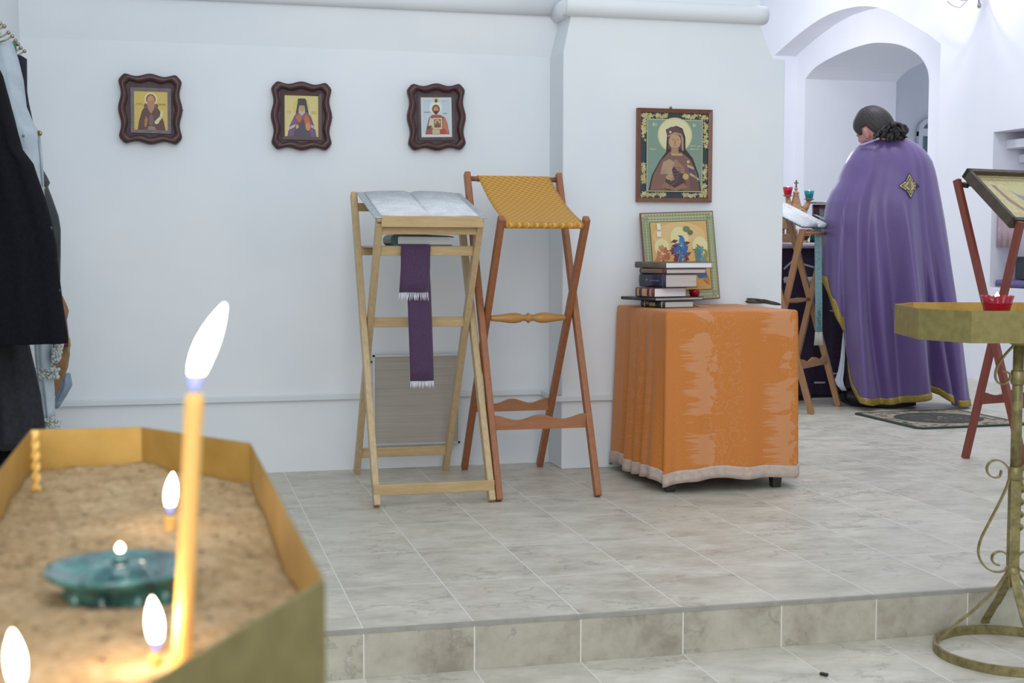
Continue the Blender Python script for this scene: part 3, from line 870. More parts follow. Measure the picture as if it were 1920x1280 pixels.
# three flowering bushes in red, blue and green on gold
def bush(cx, cy, s, cols, seed):
    r = random.Random(seed); o = [('d9cf98', ell(cx, cy + .10 * s, .10 * s, .10 * s)), ('5c4a34', [(cx - .012, cy - .20 * s), (cx + .012, cy - .20 * s), (cx + .006, cy), (cx - .006, cy)])]
    for i in range(46):
        a = r.uniform(0, 6.28); d = r.uniform(0, 1) ** .5; q = r.uniform(0, 6.28)
        x, y = cx + .085 * s * d * math.cos(a), cy + .13 * s * d * math.sin(a) - .02
        L, w_ = .042 * s, .017 * s
        o.append((cols[int(min(len(cols) - 1, max(0, (math.cos(a) * d * .5 + .5 + r.uniform(-.15, .15)) * len(cols))))], [(x + L * math.cos(q), y + L * math.sin(q)), (x - w_ * math.sin(q), y + w_ * math.cos(q)), (x - L * math.cos(q), y - L * math.sin(q)), (x + w_ * math.sin(q), y - w_ * math.cos(q))]))
    return o
it += bush(.25, .50, 1.0, ['b5714a', 'c08058', 'a85f42'], 1) + bush(.50, .58, 1.25, ['6a2a36', '2f5f94', '3f76a8', '2f5f94', '742f3a'], 2) + bush(.77, .50, 1.05, ['6d7a48', '41789e', '5c8e8e', '7e8a52'], 3)
it += [('e0d8c4', rc(.20, .80, .25, .87)), ('e0d8c4', rc(.19, .72, .25, .78)), ('6d7a48', ell(.60, .80, .05, .035, 7)), ('5f6c40', ell(.65, .76, .04, .03, 7)), ('2f5f94', [(.70, .30), (.82, .33), (.84, .25), (.72, .24)]), ('b5714a', [(.78, .22), (.86, .26), (.86, .16)])]
art('painting', root, O + ZZ * .012 - N_ * .001, U_, W_, ww, hh, it)

# crumpled olive strip on the right of the table
b = MB().mat(0, True)
pts = [(1362, 563.5), (1385, 563), (1410, 564), (1430, 567), (1448, 570), (1466, 573)]
rings = []
for i, (px, py) in enumerate(pts):
    c = at(px, py, z=TZ + .010)
    c.y = min(c.y, 2.30); c.z = TZ + .0145
    w = [.022, .034, .038, .036, .034, .020][i]; hgt = [.009, .0105, .0100, .0105, .009, .006][i]
    rings.append([c + FH * (w * math.cos(a)) + ZZ * (hgt * math.sin(a) * (1 + .3 * math.sin(3 * a + i))) for a in [2 * pi * k / 12 for k in range(12)]])
b.loft(rings)
c = at(1415, 565, z=TZ + .02); 
b.loft([[at(px, py, z=TZ + .026) * 1 + FH * (.016 * math.cos(a)) + ZZ * (.005 * math.sin(a) - .002) for a in [2 * pi * k / 10 for k in range(10)]] for px, py in ((1395, 559), (1415, 560), (1436, 562))])
tag(b.build('cloth_strip', mottled('olive_leather', '3f3a2c', '5d5644', 25, .6, bump=.3), sub=1), 'crumpled olive brown strip lying at the right end of the orange cloth', 'cloth')

# ------------------------------------------------------------------ lecterns
def leg(parent, p0, p1, w, t, side, mt, name='leg', rnd=.003):
    b = MB(); b.bar(p0, p1, w, t, side); return b.build(name, mt, parent, bevel=rnd)

# pale lectern
xa, xa2, xb, xb2 = .283, .742, .311, .713
root = thing('folding_lectern', 'pale wooden folding lectern holding the open silver edged book', 'lectern', V((.52, 2.05, 0)), 'folding lecterns')
L1 = root
A0, A1 = (1.655, .0), (2.285, 1.235)
B0, B1 = (2.448, .0), (1.745, 1.105)
sx = V((1, 0, 0))
for x in (xa, xa2): leg(root, (x, A0[0], .004), (x, A1[0], A1[1] if x == xa else 1.215), .026, .042, sx, M_PALE)
for x in (xb, xb2): leg(root, (x, B0[0], .004), (x, B1[0], B1[1]), .026, .042, sx, M_PALE)
def onA(z): return A0[0] + (A1[0] - A0[0]) * z / A1[1]
def onB(z): return B0[0] + (B1[0] - B0[0]) * z / B1[1]
b = MB(); b.mm((xa - .012, onA(.065) - .034, .045), (xa2 + .012, onA(.065) - .022, .088)); b.build('front_rail', M_PALEH, root, bevel=.003)
b = MB(); b.mm((xb, onB(.10) - .006, .082), (xb2, onB(.10) + .010, .124)); b.build('back_rail', M_PALEH, root, bevel=.003)
b = MB(); b.mm((xb, onB(.70) - .010, .680), (xb2, onB(.70) + .010, .720)); b.build('middle_rail', M_PALEH, root, bevel=.003)
b = MB(); b.mm((xb + .012, onB(1.0) + .004, .974), (xb2 - .012, onB(1.0) + .020, 1.012)); b.mm((xa + .012, onA(1.0) - .03, .974), (xb2 + .02, onA(1.0) - .014, 1.008)); b.mm((xb - .014, onB(1.0) + .012, 1.006), (xb2 + .014, onA(1.0) - .012, 1.014)); b.build('shelf', M_PALEH, root, bevel=.002)
b = MB(); b.mm((xa + .012, A1[0] - .034, 1.16), (xa2 - .012, A1[0] - .014, 1.195)); b.build('top_rail', M_PALEH, root, bevel=.003)
b = MB(); b.mm((xb + .012, B1[0] + .002, 1.058), (xb2 - .012, B1[0] + .018, 1.092)); b.build('front_top_rail', M_PALEH, root, bevel=.003)
# sloping board and ledge
bf = V((.52, 1.728, 1.104)); bk_ = V((.52, 2.262, 1.226)); bd = (bk_ - bf).normalized(); bn = sx.cross(bd)
b = MB(); b.box((bf + bk_) / 2 + bn * .006 - sx * .006, (.428, (bk_ - bf).length, .012), (sx, bd, bn)); b.build('board', M_PALEH, root, bevel=.003)
lz = [(.312, -.018), (.312, .010), (.318, .019), (.328, .025), (.702, .025), (.712, .019), (.718, .010), (.718, -.018)]
b = MB(); b.prism([V((x + .003, bf.y - .003, bf.z + z)) for x, z in lz], (0, -.014, 0)); b.build('ledge', M_PALEH, root, bevel=.002)

# open book on it
bo = bf + bn * .0125 + bd * .012 - sx * .004
root = thing('open_book', 'open book with silver brocade cover lying on the pale lectern', 'book', bo)
BL_ = (bk_ - bf).length - .02
b = MB(); b.box(bo + bd * BL_ / 2 + bn * .003, (.452, BL_, .006), (sx, bd, bn)); b.build('cover', M_SILVER, root, bevel=.002)
for sgn in (-1, 1):
    b = MB().mat(0, True)
    prof = [(0, .007), (.008, .013), (.025, .0165), (.06, .0175), (.13, .016), (.185, .0115), (.196, .009)]
    ring = lambda t: [bo + sx * (sgn * x) + bd * t + bn * z for x, z in prof] + [bo + sx * (sgn * .196) + bd * t + bn * .0062, bo + sx * 0 + bd * t + bn * .0062]
    b.loft([ring(.022), ring(BL_ - .022)]); b.build('page_block', M_SHEET, root)

# mustard sling lectern
root = thing('folding_lectern', 'warm brown folding lectern with mustard cloth top and turned spindle', 'lectern', V((.97, 2.05, 0)), 'folding lecterns')
L2 = root
xa, xa2, xb, xb2 = .773, 1.185, .802, 1.156
A0, A1 = (1.660, .0), (2.262, 1.330)
B0, B1 = (2.455, .0), (1.742, 1.128)
def rleg(p0, p1):
    p0, p1 = V(p0), V(p1)
    return leg(root, p0, p1, .027, .036, sx, M_BROWN, rnd=.005)
for x in (xa, xa2): rleg((x, A0[0], .004), (x, A1[0], A1[1]))
for x in (xb, xb2): rleg((x, B0[0], .004), (x, B1[0], B1[1]))
def wavyrail(x0, x1, y, z0, z1, mt, name, parent, n=40):
    top = [(x0 + (x1 - x0) * i / n, z1 - .012 + .010 * math.cos(4 * pi * i / n) * (1 if True else 0)) for i in range(n + 1)]
    pl = [V((x0, y, z0))] + [V((x1, y, z0))] + [V((x, y, z)) for x, z in top[::-1]]
    bb = MB(); bb.prism(pl, (0, .018, 0)); return bb.build(name, mt, parent, bevel=.002)
wavyrail(xa + .013, xa2 - .013, onA(.3) - .01, .268, .328, M_BROWNH, 'front_rail', root)
wavyrail(xb + .013, xb2 - .013, onB(.3) - .01, .286, .342, M_BROWNH, 'back_rail', root)
b = MB().mat(0, True)
yc, zc = (onA(.71) + onB(.71)) / 2, .712
prof = [(.007, 0), (.012, .004), (.0125, .012), (.0155, .05), (.0215, .10), (.022, .13), (.017, .157), (.010, .166), (.015, .169), (.009, .1725), (.015, .177), (.011, .180), (.019, .187), (.0225, .194)]
Ls = xb2 - xb - .026
half = [(r, h * (Ls / 2) / .194) for r, h in prof]
full = half + [(r, Ls - h) for r, h in half[::-1][1:]]
b.lathe((xb + .013, yc, zc), full, 20, (V((0, 1, 0)), ZZ, sx)); b.build('spindle', M_SPIN, root)
b = MB().mat(0, True); b.tube([(xa + .012, A1[0] - .004, 1.305), (xa2 - .012, A1[0] - .004, 1.305)], .011, 12); b.build('back_bar', M_BROWNH, root)
b = MB().mat(0, True); b.tube([(xb + .012, B1[0] + .004, 1.098), (xb2 - .012, B1[0] + .004, 1.098)], .011, 12); b.build('front_bar', M_BROWNH, root)
# cloth sling wraps both bars
x0s, x1s = xb + .016, xb2 - .016
path = []
cb_, cf_ = V((0, A1[0] - .004, 1.305)), V((0, B1[0] + .004, 1.098))
for k in range(9):
    a = math.radians(-60 + 190 * k / 8); path.append(cb_ + V((0, math.cos(a) * .0135, math.sin(a) * .0135)))
e1 = path[-1]; a2 = math.radians(120)
for k in range(1, 12):
    t = k / 12; q = e1.lerp(cf_ + V((0, math.cos(a2) * .0135, math.sin(a2) * .0135)), t); q.z -= .022 * math.sin(pi * t); path.append(q)
for k in range(11):
    a = math.radians(120 + 215 * k / 10); path.append(cf_ + V((0, math.cos(a) * .0135, math.sin(a) * .0135)))
b = MB().mat(0, True)
nx = 14
b.loft([[V((x0s + (x1s - x0s) * i / nx + (-.03 if False else 0) , p.y, p.z - .004 * math.sin(pi * i / nx) * (1 if 8 < j < 21 else 0))) for i in range(nx + 1)] for j, p in enumerate(path)], wrap=False)
b.build('cloth_sling', M_MUST, root, solid=.002)

# dark green book and purple ribbon on the shelf of the pale lectern
bx = V((.43, 0, 0))
zsh = 1.0145
c = at(716, 462, y=1.868); c.z = zsh
root = thing('book', 'dark green leather book lying on the shelf of the pale lectern', 'book', V((c.x + .13, 1.95, zsh)))
ux = V((1, .03, 0)).normalized(); vx = V((-.03, 1, 0)).normalized()
Lb, Wb, hb = .255, .17, .046
c0 = V((.370, 1.838, zsh))
M_GRN = mottled('green_leather', '1c4341', '25504d', 30, .35)
ringf = lambda s: [c0 + vx * s + ux * x + ZZ * z for x, z in [(.045, 0), (.012, 0), (.002, .010), (0, .026), (.006, .038), (.018, .044), (.06, .046), (.10, .046), (Lb - .02, .040), (Lb + .004, .036), (Lb + .004, .033), (Lb - .02, .036), (.045, .037), (.030, .034), (.026, .02), (.030, .006), (.05, .004), (Lb - .004, .004), (Lb - .004, .0)]]
b = MB().mat(0, False); b.loft([ringf(0), ringf(Wb)]); b.build('cover', M_GRN, root)
b = MB(); b.box(c0 + ux * (Lb / 2 + .010) + vx * (Wb / 2) + ZZ * .0198, (Lb - .042, Wb - .008, .030), (ux, vx, ZZ)); b.build('pages', M_PAGESW, root)
# ribbon hanging over the shelf front: two lengths with white fringes
ys = onB2 = 1.80
RIBX0, RIBX1 = at(748, 540, y=1.80).x, at(808, 540, y=1.80).x
root = thing('hanging_ribbon', 'purple ribbon with white fringed ends hanging from the pale lectern shelf', 'ribbon', V(((RIBX0 + RIBX1) / 2, 1.80, 1.02)))
def strip(pts, w0, fr_len, nm, twist=0, lay=0):
    """hanging cloth strip along centre points; white fringe below"""
    bb = MB().mat(0, True)
    bb.loft([[p + sx * (w0 * (i / 6 - .5)) + V((0, -.002 * math.sin(i * 1.3 + k * .4), 0)) for i in range(7)] for k, p in enumerate(pts)], wrap=False)
    o = bb.build(nm, M_PURPLE_RIB, root, solid=.003)
    e = pts[-1]; d_ = (pts[-1] - pts[-2]).normalized()
    fb = MB().mat(0, True); nf = 17
    for i in range(nf):
        x = w0 * ((i + .5) / nf - .5); j = random.uniform(-.004, .004)
        fb.tube([e + sx * x, e + sx * (x + j * .5) + d_ * fr_len * .5, e + sx * (x * 1.05 + j) + d_ * fr_len * random.uniform(.85, 1.05)], [.0022, .0025, .0012], 5)
    fb.build('fringe', M_WHITE_FR, o)
    return o
yf = onB(1.0)   # brown lectern slope; the pale one is almost the same
def ribp(px, py, y): return at(px, py, y=y)
q0 = ribp(781, 466, 1.800)
lng = [V((q0.x, 1.86, 1.0155)), V((q0.x, 1.822, 1.0165)), V((q0.x, 1.808, 1.010))] + [ribp(px, py, 1.803) for px, py in ((783, 500), (785.5, 540), (787, 580), (788.5, 620), (790, 660), (791, 690), (791.5, 714))]
w_l = (813 - 766) * 5.17 / FPX
strip(lng, w_l, .030, 'long_tail')
sh_ = [V((q0.x - .003, 1.855, 1.019)), V((q0.x - .003, 1.815, 1.020)), V((q0.x - .003, 1.797, 1.012))] + [ribp(px, py, 1.793) for px, py in ((779, 475), (779, 500), (777.5, 525), (776, 548))]
strip(sh_, (808 - 750) * 5.17 / FPX, .034, 'short_tail')

# ------------------------------------------------------------------ wall heater
root = thing('wall_heater', 'flat grey beige heater panel on the wall behind the pale lectern', 'heater', V((.595, YW, .11)))
hx0, hx1, hz0, hz1 = .398, .797, .112, .522
b = MB(); b.mm((hx0, YW - .045, hz0), (hx1, YW - .012, hz1)); b.build('panel', mottled('linen_panel', 'a29b93', 'b3aca4', 60, .6, stretch=(.05, 1, 6)), root)
b = MB()
t_ = .007
for lo, hi in (((hx0, hz0), (hx1, hz0 + t_)), ((hx0, hz1 - t_), (hx1, hz1)), ((hx0, hz0), (hx0 + t_, hz1)), ((hx1 - t_, hz0), (hx1, hz1))):
    b.mm((lo[0] - .001, YW - .048, lo[1] - .001), (hi[0] + .001, YW - .012, hi[1] + .001))
b.build('rim', newmat('silver_rim', 'c4c6c8', .35, .3), root)
b = MB()
for z in (hz0 + .137, hz0 + .275): b.mm((hx0 + .006, YW - .0462, z), (hx1 - .006, YW - .04, z + .003))
b.build('dividing_line', flat('b6b2ac'), root)
for lo, hi in (((hx0 + .05, YW - .02, hz0 + .1), (hx0 + .09, YW, hz0 + .16)), ((hx1 - .09, YW - .02, hz0 + .1), (hx1 - .05, YW, hz0 + .16)), ((hx0 - .008, YW - .03, hz1 - .035), (hx0 + .002, YW - .02, hz1 - .027))):
    b = MB(); b.mm(lo, hi); b.build('bracket', M_FOOT, root)


# ------------------------------------------------------------------ candle tray in the foreground
TRZ = .805
tray_poly = [at(px, py, z=TRZ) for px, py in ((58, 805), (265, 800), (470, 830), (610, 1088))]
tray_poly += [V((-.520, -2.915, TRZ)), V((-.622, -2.93, TRZ)), V((-.640, -2.86, TRZ))]
ctr = sum(tray_poly, V()) / len(tray_poly)
def inset(poly, k): return [p + (V((ctr.x, ctr.y, p.z)) - p).normalized() * k for p in poly]
def dz(poly, z): return [V((p.x, p.y, z)) for p in poly]
def make_tray(name, label, poly, zt, depth, post, floor_z, parent_extra=None):
    global ctr
    ctr = sum(poly, V()) / len(poly)
    root = thing(name, label, 'candle stand', V((post[0], post[1], floor_z)), 'brass candle stands')
    b = MB()
    out, inn = dz(poly, zt), dz(inset(poly, .003), zt)
    b.mat(0).loft([dz(inset(poly, .003), zt), dz(poly, zt), dz(poly, zt - depth)], cap=False)
    n = len(poly)
    b.mat(0).poly([dz(poly, zt - depth)])
    b.mat(1).loft([dz(inset(poly, .0031), zt), dz(inset(poly, .0031), zt - depth + .004)], cap=False)
    b.poly([dz(inset(poly, .0031), zt - depth + .004)])
    b.build('tray', [M_BRASSO, M_BRASS], root, recalc=False)
    return root
near_tray = make_tray('candle_stand', 'brass sand tray in the foreground holding the tall lit candle', tray_poly, TRZ, .10, (-.52, -2.42), -H)
b = MB().mat(0, True); b.tube([(-.52, -2.42, -H), (-.52, -2.42, TRZ - .10)], .022, 16); b.build('post', M_IRON, near_tray)
b = MB().mat(0, True); b.tube([(-.52 + .2 * math.cos(a), -2.42 + .2 * math.sin(a), -H + .014) for a in [2 * pi * k / 48 for k in range(48)]], .012, 8, closed=True); b.build('base_ring', M_IRON, near_tray)
for k in range(4):
    a = pi / 4 + k * pi / 2
    b = MB().mat(0, True); b.tube([(-.52 + r * math.cos(a), -2.42 + r * math.sin(a), -H + z) for r, z in ((.02, .26), (.05, .20), (.13, .08), (.195, .016))], .008, 8); b.build('leg', M_IRON, near_tray)
# sand, an uneven bed of grains
SZ = .760
def point_in(poly, x, y):
    c = False; n = len(poly); j = n - 1
    for i in range(n):
        if (poly[i].y > y) != (poly[j].y > y) and x < (poly[j].x - poly[i].x) * (y - poly[i].y) / (poly[j].y - poly[i].y) + poly[i].x: c = not c
        j = i
    return c
def sand_bed(label, poly, sz, zb, bumps, step, seed):
    global ctr
    ctr = sum(poly, V()) / len(poly)
    ip = inset(poly, .0045)
    bm = bmesh.new()
    x0, x1 = min(p.x for p in ip), max(p.x for p in ip); y0, y1 = min(p.y for p in ip), max(p.y for p in ip)
    nx, ny = int((x1 - x0) / step) + 1, int((y1 - y0) / step) + 1
    def hz(x, y):
        z = sz + .008 * noise.noise(V((x * 9, y * 9, seed))) + .0035 * noise.noise(V((x * 38, y * 38, seed))) + .0022 * noise.noise(V((x * 120, y * 120, seed)))
        for bx, by, r, a in bumps: z += a * math.exp(-(((x - bx) ** 2 + (y - by) ** 2) / r ** 2))
        return z
    # fan of radial rings so that the bed meets the metal walls exactly
    c = sum(ip, V()) / len(ip); per = []
    for i in range(len(ip)):
        a, d = ip[i], ip[(i + 1) % len(ip)]; k = max(2, int((d - a).length / step))
        per += [a.lerp(d, t / k) for t in range(k)]
    rn = 48; rings = []
    for r in range(1, rn + 1):
        rings.append([bm.verts.new((c.x + (p.x - c.x) * r / rn, c.y + (p.y - c.y) * r / rn, hz(c.x + (p.x - c.x) * r / rn, c.y + (p.y - c.y) * r / rn))) for p in per])
    cv = bm.verts.new((c.x, c.y, hz(c.x, c.y))); N = len(per)
    for i in range(N): bm.faces.new((cv, rings[0][i], rings[0][(i + 1) % N]))
    for r in range(rn - 1):
        for i in range(N): bm.faces.new((rings[r][i], rings[r + 1][i], rings[r + 1][(i + 1) % N], rings[r][(i + 1) % N]))
    low = [bm.verts.new((v.co.x, v.co.y, zb)) for v in rings[-1]]
    for i in range(N): bm.faces.new((rings[-1][i], low[i], low[(i + 1) % N], rings[-1][(i + 1) % N]))
    bm.faces.new(low[::-1])
    for f in bm.faces: f.smooth = True
    me = bpy.data.meshes.new('sand'); bm.to_mesh(me); bm.free(); me.materials.append(M_SAND)
    o = bpy.data.objects.new('sand', me); COL.objects.link(o)
    tag(o, label, 'sand', kind='stuff')
    return hz
dish_c = at(226, 1076, z=SZ + .012)
HZ = sand_bed('pale brown sand with dark specks filling the foreground brass tray', tray_poly, SZ, TRZ - .094,
              [(dish_c.x, dish_c.y, .055, -.012), (-.47, -2.62, .05, .006), (-.42, -2.45, .03, -.006), (-.56, -2.62, .07, .004), (-.50, -2.2, .06, .004)], .006, 1.3)

def flame(parent, c, h, r, lean=(0, 0), glow=1.0, light=True):
    """teardrop with a blue foot; c is the wick top"""
    rings = []; n = 14
    prof = [(0, .25), (.06, .50), (.14, .70), (.26, .90), (.40, 1), (.55, .98), (.70, .82), (.83, .56), (.93, .30), (1, .04)]
    lx, lz = lean
    def pos(t): return c + RH * (lx * (max(t, 0) ** 1.35)) + FH * (lz * t) + ZZ * (h * t)
    b = MB().mat(0, True)
    b.loft([[pos(t) + RH * (r * q * math.cos(2 * pi * k / n)) + FH * (r * q * math.sin(2 * pi * k / n)) for k in range(n)] for t, q in prof if t >= .14])
    b.build('flame', M_FLAME, parent)
    b = MB().mat(0, True)
    b.loft([[pos(t) + RH * (r * q * math.cos(2 * pi * k / n)) + FH * (r * q * math.sin(2 * pi * k / n)) for k in range(n)] for t, q in ((-.07, .16), (0, .40), (.06, .55), (.14, .68))])
    b.build('flame_foot', M_BLUE, parent)
    if light and glow > .12: LIGHTS.append((pos(.5), glow))
LIGHTS = []
def candle(label, base, top, r, fh, fr, lean=(0, 0), glow=1.0):
    base, top = V(base), V(top)
    root = thing('candle', label, 'candle', base, 'candles in the foreground tray')
    ax = (top - base)
    b = MB().mat(0, True)
    ts_ = [0, .1, .3, .5, .7, .85, .95, .985, 1.0]
    b.tube([base - ax.normalized() * .006] + [base + ax * t for t in ts_], [r * 1.02] + [r * (1.0 if t < .9 else 1.06 if t < .97 else 1.02 if t < .99 else .75) for t in ts_], 18); b.build('wax_body', M_WAX, root)
    b = MB().mat(0, True); b.tube([top - ZZ * .001, top + ZZ * .004 + RH * .0005, top + ZZ * .007 + RH * .001], [.0009, .0008, .0006], 6); b.build('wick', M_WICK, root)
    flame(root, top + ZZ * .005, fh, fr, lean, glow)
    return root
bs = at(341, 1243, z=SZ + .004); bs.z = HZ(bs.x, bs.y)
dd = (bs - CAM).dot(FF)
candle('tall honey yellow candle burning with a leaning flame', bs, at(365, 737, d=dd + .004), .0055, .048, .0066, (.0185, 0), 1.6)
b2 = at(318, 999, z=SZ); b2.z = HZ(b2.x, b2.y); d2 = (b2 - CAM).dot(FF)
candle('burnt down candle stub flaming behind the teal dish', b2, at(319, 968, d=d2), .0052, .034, .0058, (.003, 0), 1.0)
b3 = at(293, 1262, z=SZ); b3.z = HZ(b3.x, b3.y); d3 = (b3 - CAM).dot(FF)
candle('short candle stub flaming beside the foot of the tall candle', b3, at(293, 1228, d=d3), .0038, .030, .0048, (-.002, 0), .45)
b4 = at(33, 1345, z=SZ); b4.z = HZ(b4.x, b4.y); d4 = (b4 - CAM).dot(FF)
candle('short candle stub flaming at the near left end of the tray', b4, at(33, 1308, d=d4), .0038, .032, .0052, (-.002, 0), .5)
# teal glazed lamp dish
GLZ = mottled('teal_glaze', '12343c', '4a827e', 48, .14, 0, detail=3, Coat_Weight=.5)
dc = V((dish_c.x, dish_c.y, HZ(dish_c.x, dish_c.y) - .002))
root = thing('oil_lamp', 'teal glazed ceramic dish lamp with tiny flame on the sand', 'oil lamp', dc)
b = MB().mat(0, True)
b.lathe(dc, [(.028, 0), (.032, .002), (.037, .015), (.043, .022), (.0525, .027), (.054, .030), (.0525, .032), (.047, .030), (.034, .023), (.027, .021), (.024, .023), (.021, .029), (.017, .033), (.012, .0345), (.006, .034)], 44)
o = b.build('dish', GLZ, root)
for k in range(9):
    a = 2 * pi * k / 9 + .2
    pp = dc + V((.036 * math.cos(a), .036 * math.sin(a), .009)); b = MB().mat(0, True); b.ball(pp, (.0055, .0055, .010), 10, 6); b.build('foot_petal', GLZ, o)
b = MB().mat(0, True); b.lathe(dc + ZZ * .0342, [(.006, 0), (.0065, .002), (.004, .004), (.002, .0045)], 14); b.build('wick_holder', GLZ, root)
b = MB(); b.tube([dc + ZZ * .038, dc + ZZ * .043], .0011, 6); b.build('wick', M_WICK, root)
flame(root, dc + ZZ * .041, .0075, .0030, (0, 0), .10)
# twisted taper standing in the far corner of the tray
b = MB().mat(0, True)
c0 = at(68, 918, z=SZ + .002); dct = (c0 - CAM).dot(FF) - .006; c0 = at(68, 920, d=dct); c1 = at(66, 808, d=dct - .004)
for ph in (0, pi):
    b.tube([c0.lerp(c1, t / 40) + RH * (.0019 * math.cos(ph + t * .4)) + FH * (.0019 * math.sin(ph + t * .4)) for t in range(41)], [.0025 * (1 + .25 * math.sin(t * .9)) for t in range(41)], 8)
tag(b.build('twisted_taper', M_WAX), 'twisted yellow wax taper standing in the corner of the foreground tray', 'candle')

# ------------------------------------------------------------------ wrought stand on the right
RZ = .842
pc = V((1.792, -.238, 0))
e_ = V((.98, -.2, 0)); a_ = V((.2, .98, 0))
A_, B_, C_ = V((1.624, .138, RZ)), V((1.542, -.133, RZ)), V((1.599, -.305, RZ))
D_ = C_ + e_ * .40
def refl(p):
    m_ = (C_ + D_) / 2; k = (p - m_).dot(e_); return p - e_ * 2 * k
rpoly = [A_, B_, C_, D_, refl(B_), refl(A_)]
rpoly += [rpoly[5] - e_ * .10 + a_ * .13, A_ + e_ * .10 + a_ * .13]
st = make_tray('candle_stand', 'tall olive brass tray stand with iron scrolls at the right edge', rpoly, RZ, .087, (pc.x, pc.y), -H)
sand_bed('sand inside the tall stand tray under the red cup', rpoly, RZ - .033, RZ - .0825, [], .02, 4.2)
dS = (pc - CAM).dot(FF); k_ = 3.80 / FPX
zz = lambda py: 1.011 - (py - 462) * k_ - .0
def ring_pts(r, z, n=64): return [(pc.x + r * math.cos(2 * pi * i / n), pc.y + r * math.sin(2 * pi * i / n), z) for i in range(n)]
b = MB(); R_ = .205
b.loft([[V((pc.x + r * math.cos(t), pc.y + r * math.sin(t), z)) for r, z in ((R_ - .004, -H + .001), (R_ + .004, -H + .001), (R_ + .004, -H + .026), (R_ - .004, -H + .026))] for t in [2 * pi * i / 64 for i in range(64)]], closed=True)
b.build('base_ring', M_IRON, st)
b = MB().mat(0, True); b.tube([(pc.x, pc.y, zz(885)), (pc.x, pc.y, RZ - .087)], .0145, 18); b.build('post', M_IRON, st)
b = MB(); b.box((pc.x, pc.y, (zz(885) + zz(1095)) / 2), (.030, .026, zz(885) - zz(1095)), (RH, FH, ZZ)); b.build('lower_post', M_IRON, st, bevel=.003)
b = MB().mat(0, True); b.tube([(pc.x + .014 * RH.x + .008 * math.cos(i * .8), pc.y + .014 * RH.y + .008 * math.sin(i * .8), zz(890 + i * 3)) for i in range(36)], .006, 8); b.build('twisted_bar', M_IRON, st)
b = MB().mat(0, True); b.lathe((pc.x, pc.y, RZ - .100), [(.018, 0), (.024, .004), (.026, .0125)], 18); b.build('collar', M_IRON, st)
for y0, y1 in ((715, 688), (893, 868), (1078, 1056)):
    b = MB().mat(0, True); b.lathe((pc.x, pc.y, zz(y0)), [(.017, 0), (.0195, .004), (.0195, zz(y1) - zz(y0) - .004), (.017, zz(y1) - zz(y0))], 18); b.build('collar', M_IRON, st)
up = [(1884, 638), (1875, 647), (1863, 661), (1851, 680), (1847, 697), (1851, 710), (1861, 714), (1871, 708), (1875, 698), (1868, 691), (1860, 690)]
mid = [(1863, 875), (1860, 886), (1850, 889), (1839, 882), (1836, 869), (1844, 858), (1859, 857), (1872, 866), (1879, 880), (1874, 905), (1860, 938), (1842, 975), (1829, 1003), (1824, 1026), (1829, 1046), (1842, 1061), (1858, 1067), (1873, 1064), (1881, 1054), (1882, 1042), (1874, 1031), (1862, 1028), (1852, 1034), (1850, 1044), (1856, 1052), (1864, 1054)]
low = [(1879, 1068), (1866, 1090), (1848, 1112), (1824, 1139), (1800, 1162), (1783, 1182), (1774, 1194), (1772, 1203)]
def spline(P, n=5):
    out = []; Q = [P[0]] + P + [P[-1]]
    for i in range(1, len(Q) - 2):
        for k in range(n):
            t = k / n; p0, p1, p2, p3 = Q[i - 1:i + 3]
            out.append(tuple(.5 * (2 * p1[c] + (p2[c] - p0[c]) * t + (2 * p0[c] - 5 * p1[c] + 4 * p2[c] - p3[c]) * t * t + (3 * p1[c] - p0[c] - 3 * p2[c] + p3[c]) * t ** 3) for c in (0, 1)))
    return out + [P[-1]]
for q in range(4):
    dirv = [-RH, RH, -FH, FH][q]; sd = ZZ.cross(dirv)
    for nm, P, wd in (('upper_scroll', up, .0055), ('side_scroll', mid, .0055), ('leg', low, .0065))[0 if q < 2 else 2:]:
        if q > 1: wd = .012
        pts = [pc + dirv * ((1889 - px) * k_) + ZZ * zz(py) for px, py in spline(P)]
        if nm == 'leg': 
            e0 = pts[-1]; sc = (R_ / ((1889 - 1772) * k_)); pts = [pc + (p - pc - ZZ * p.z) * (1 + (sc - 1) * i / (len(pts) - 1)) + ZZ * max(p.z, -H + .012) for i, p in enumerate(pts)]
        bb = MB().mat(0, False); rings = []
        for i, p in enumerate(pts):
            t_ = (pts[min(i + 1, len(pts) - 1)] - pts[max(i - 1, 0)]).normalized(); nn = t_.cross(sd).normalized()
            rings.append([p + sd * (wd * sx_) + nn * (.0022 * sy_) for sx_, sy_ in ((-1, -1), (1, -1), (1, 1), (-1, 1))])
        bb.loft(rings); bb.build(nm, M_IRON, st)
cupc = at(1869, 578, d=3.80); cupc.z = RZ - .026
cup('candle_cup', 'scalloped red glass cup burning on the tall stand tray', cupc, .033, .045, .060, M_RGLASS, True, .0016, group='red glass cups', flame_h=.013)
LIGHTS.append((cupc + ZZ * .062, .35))

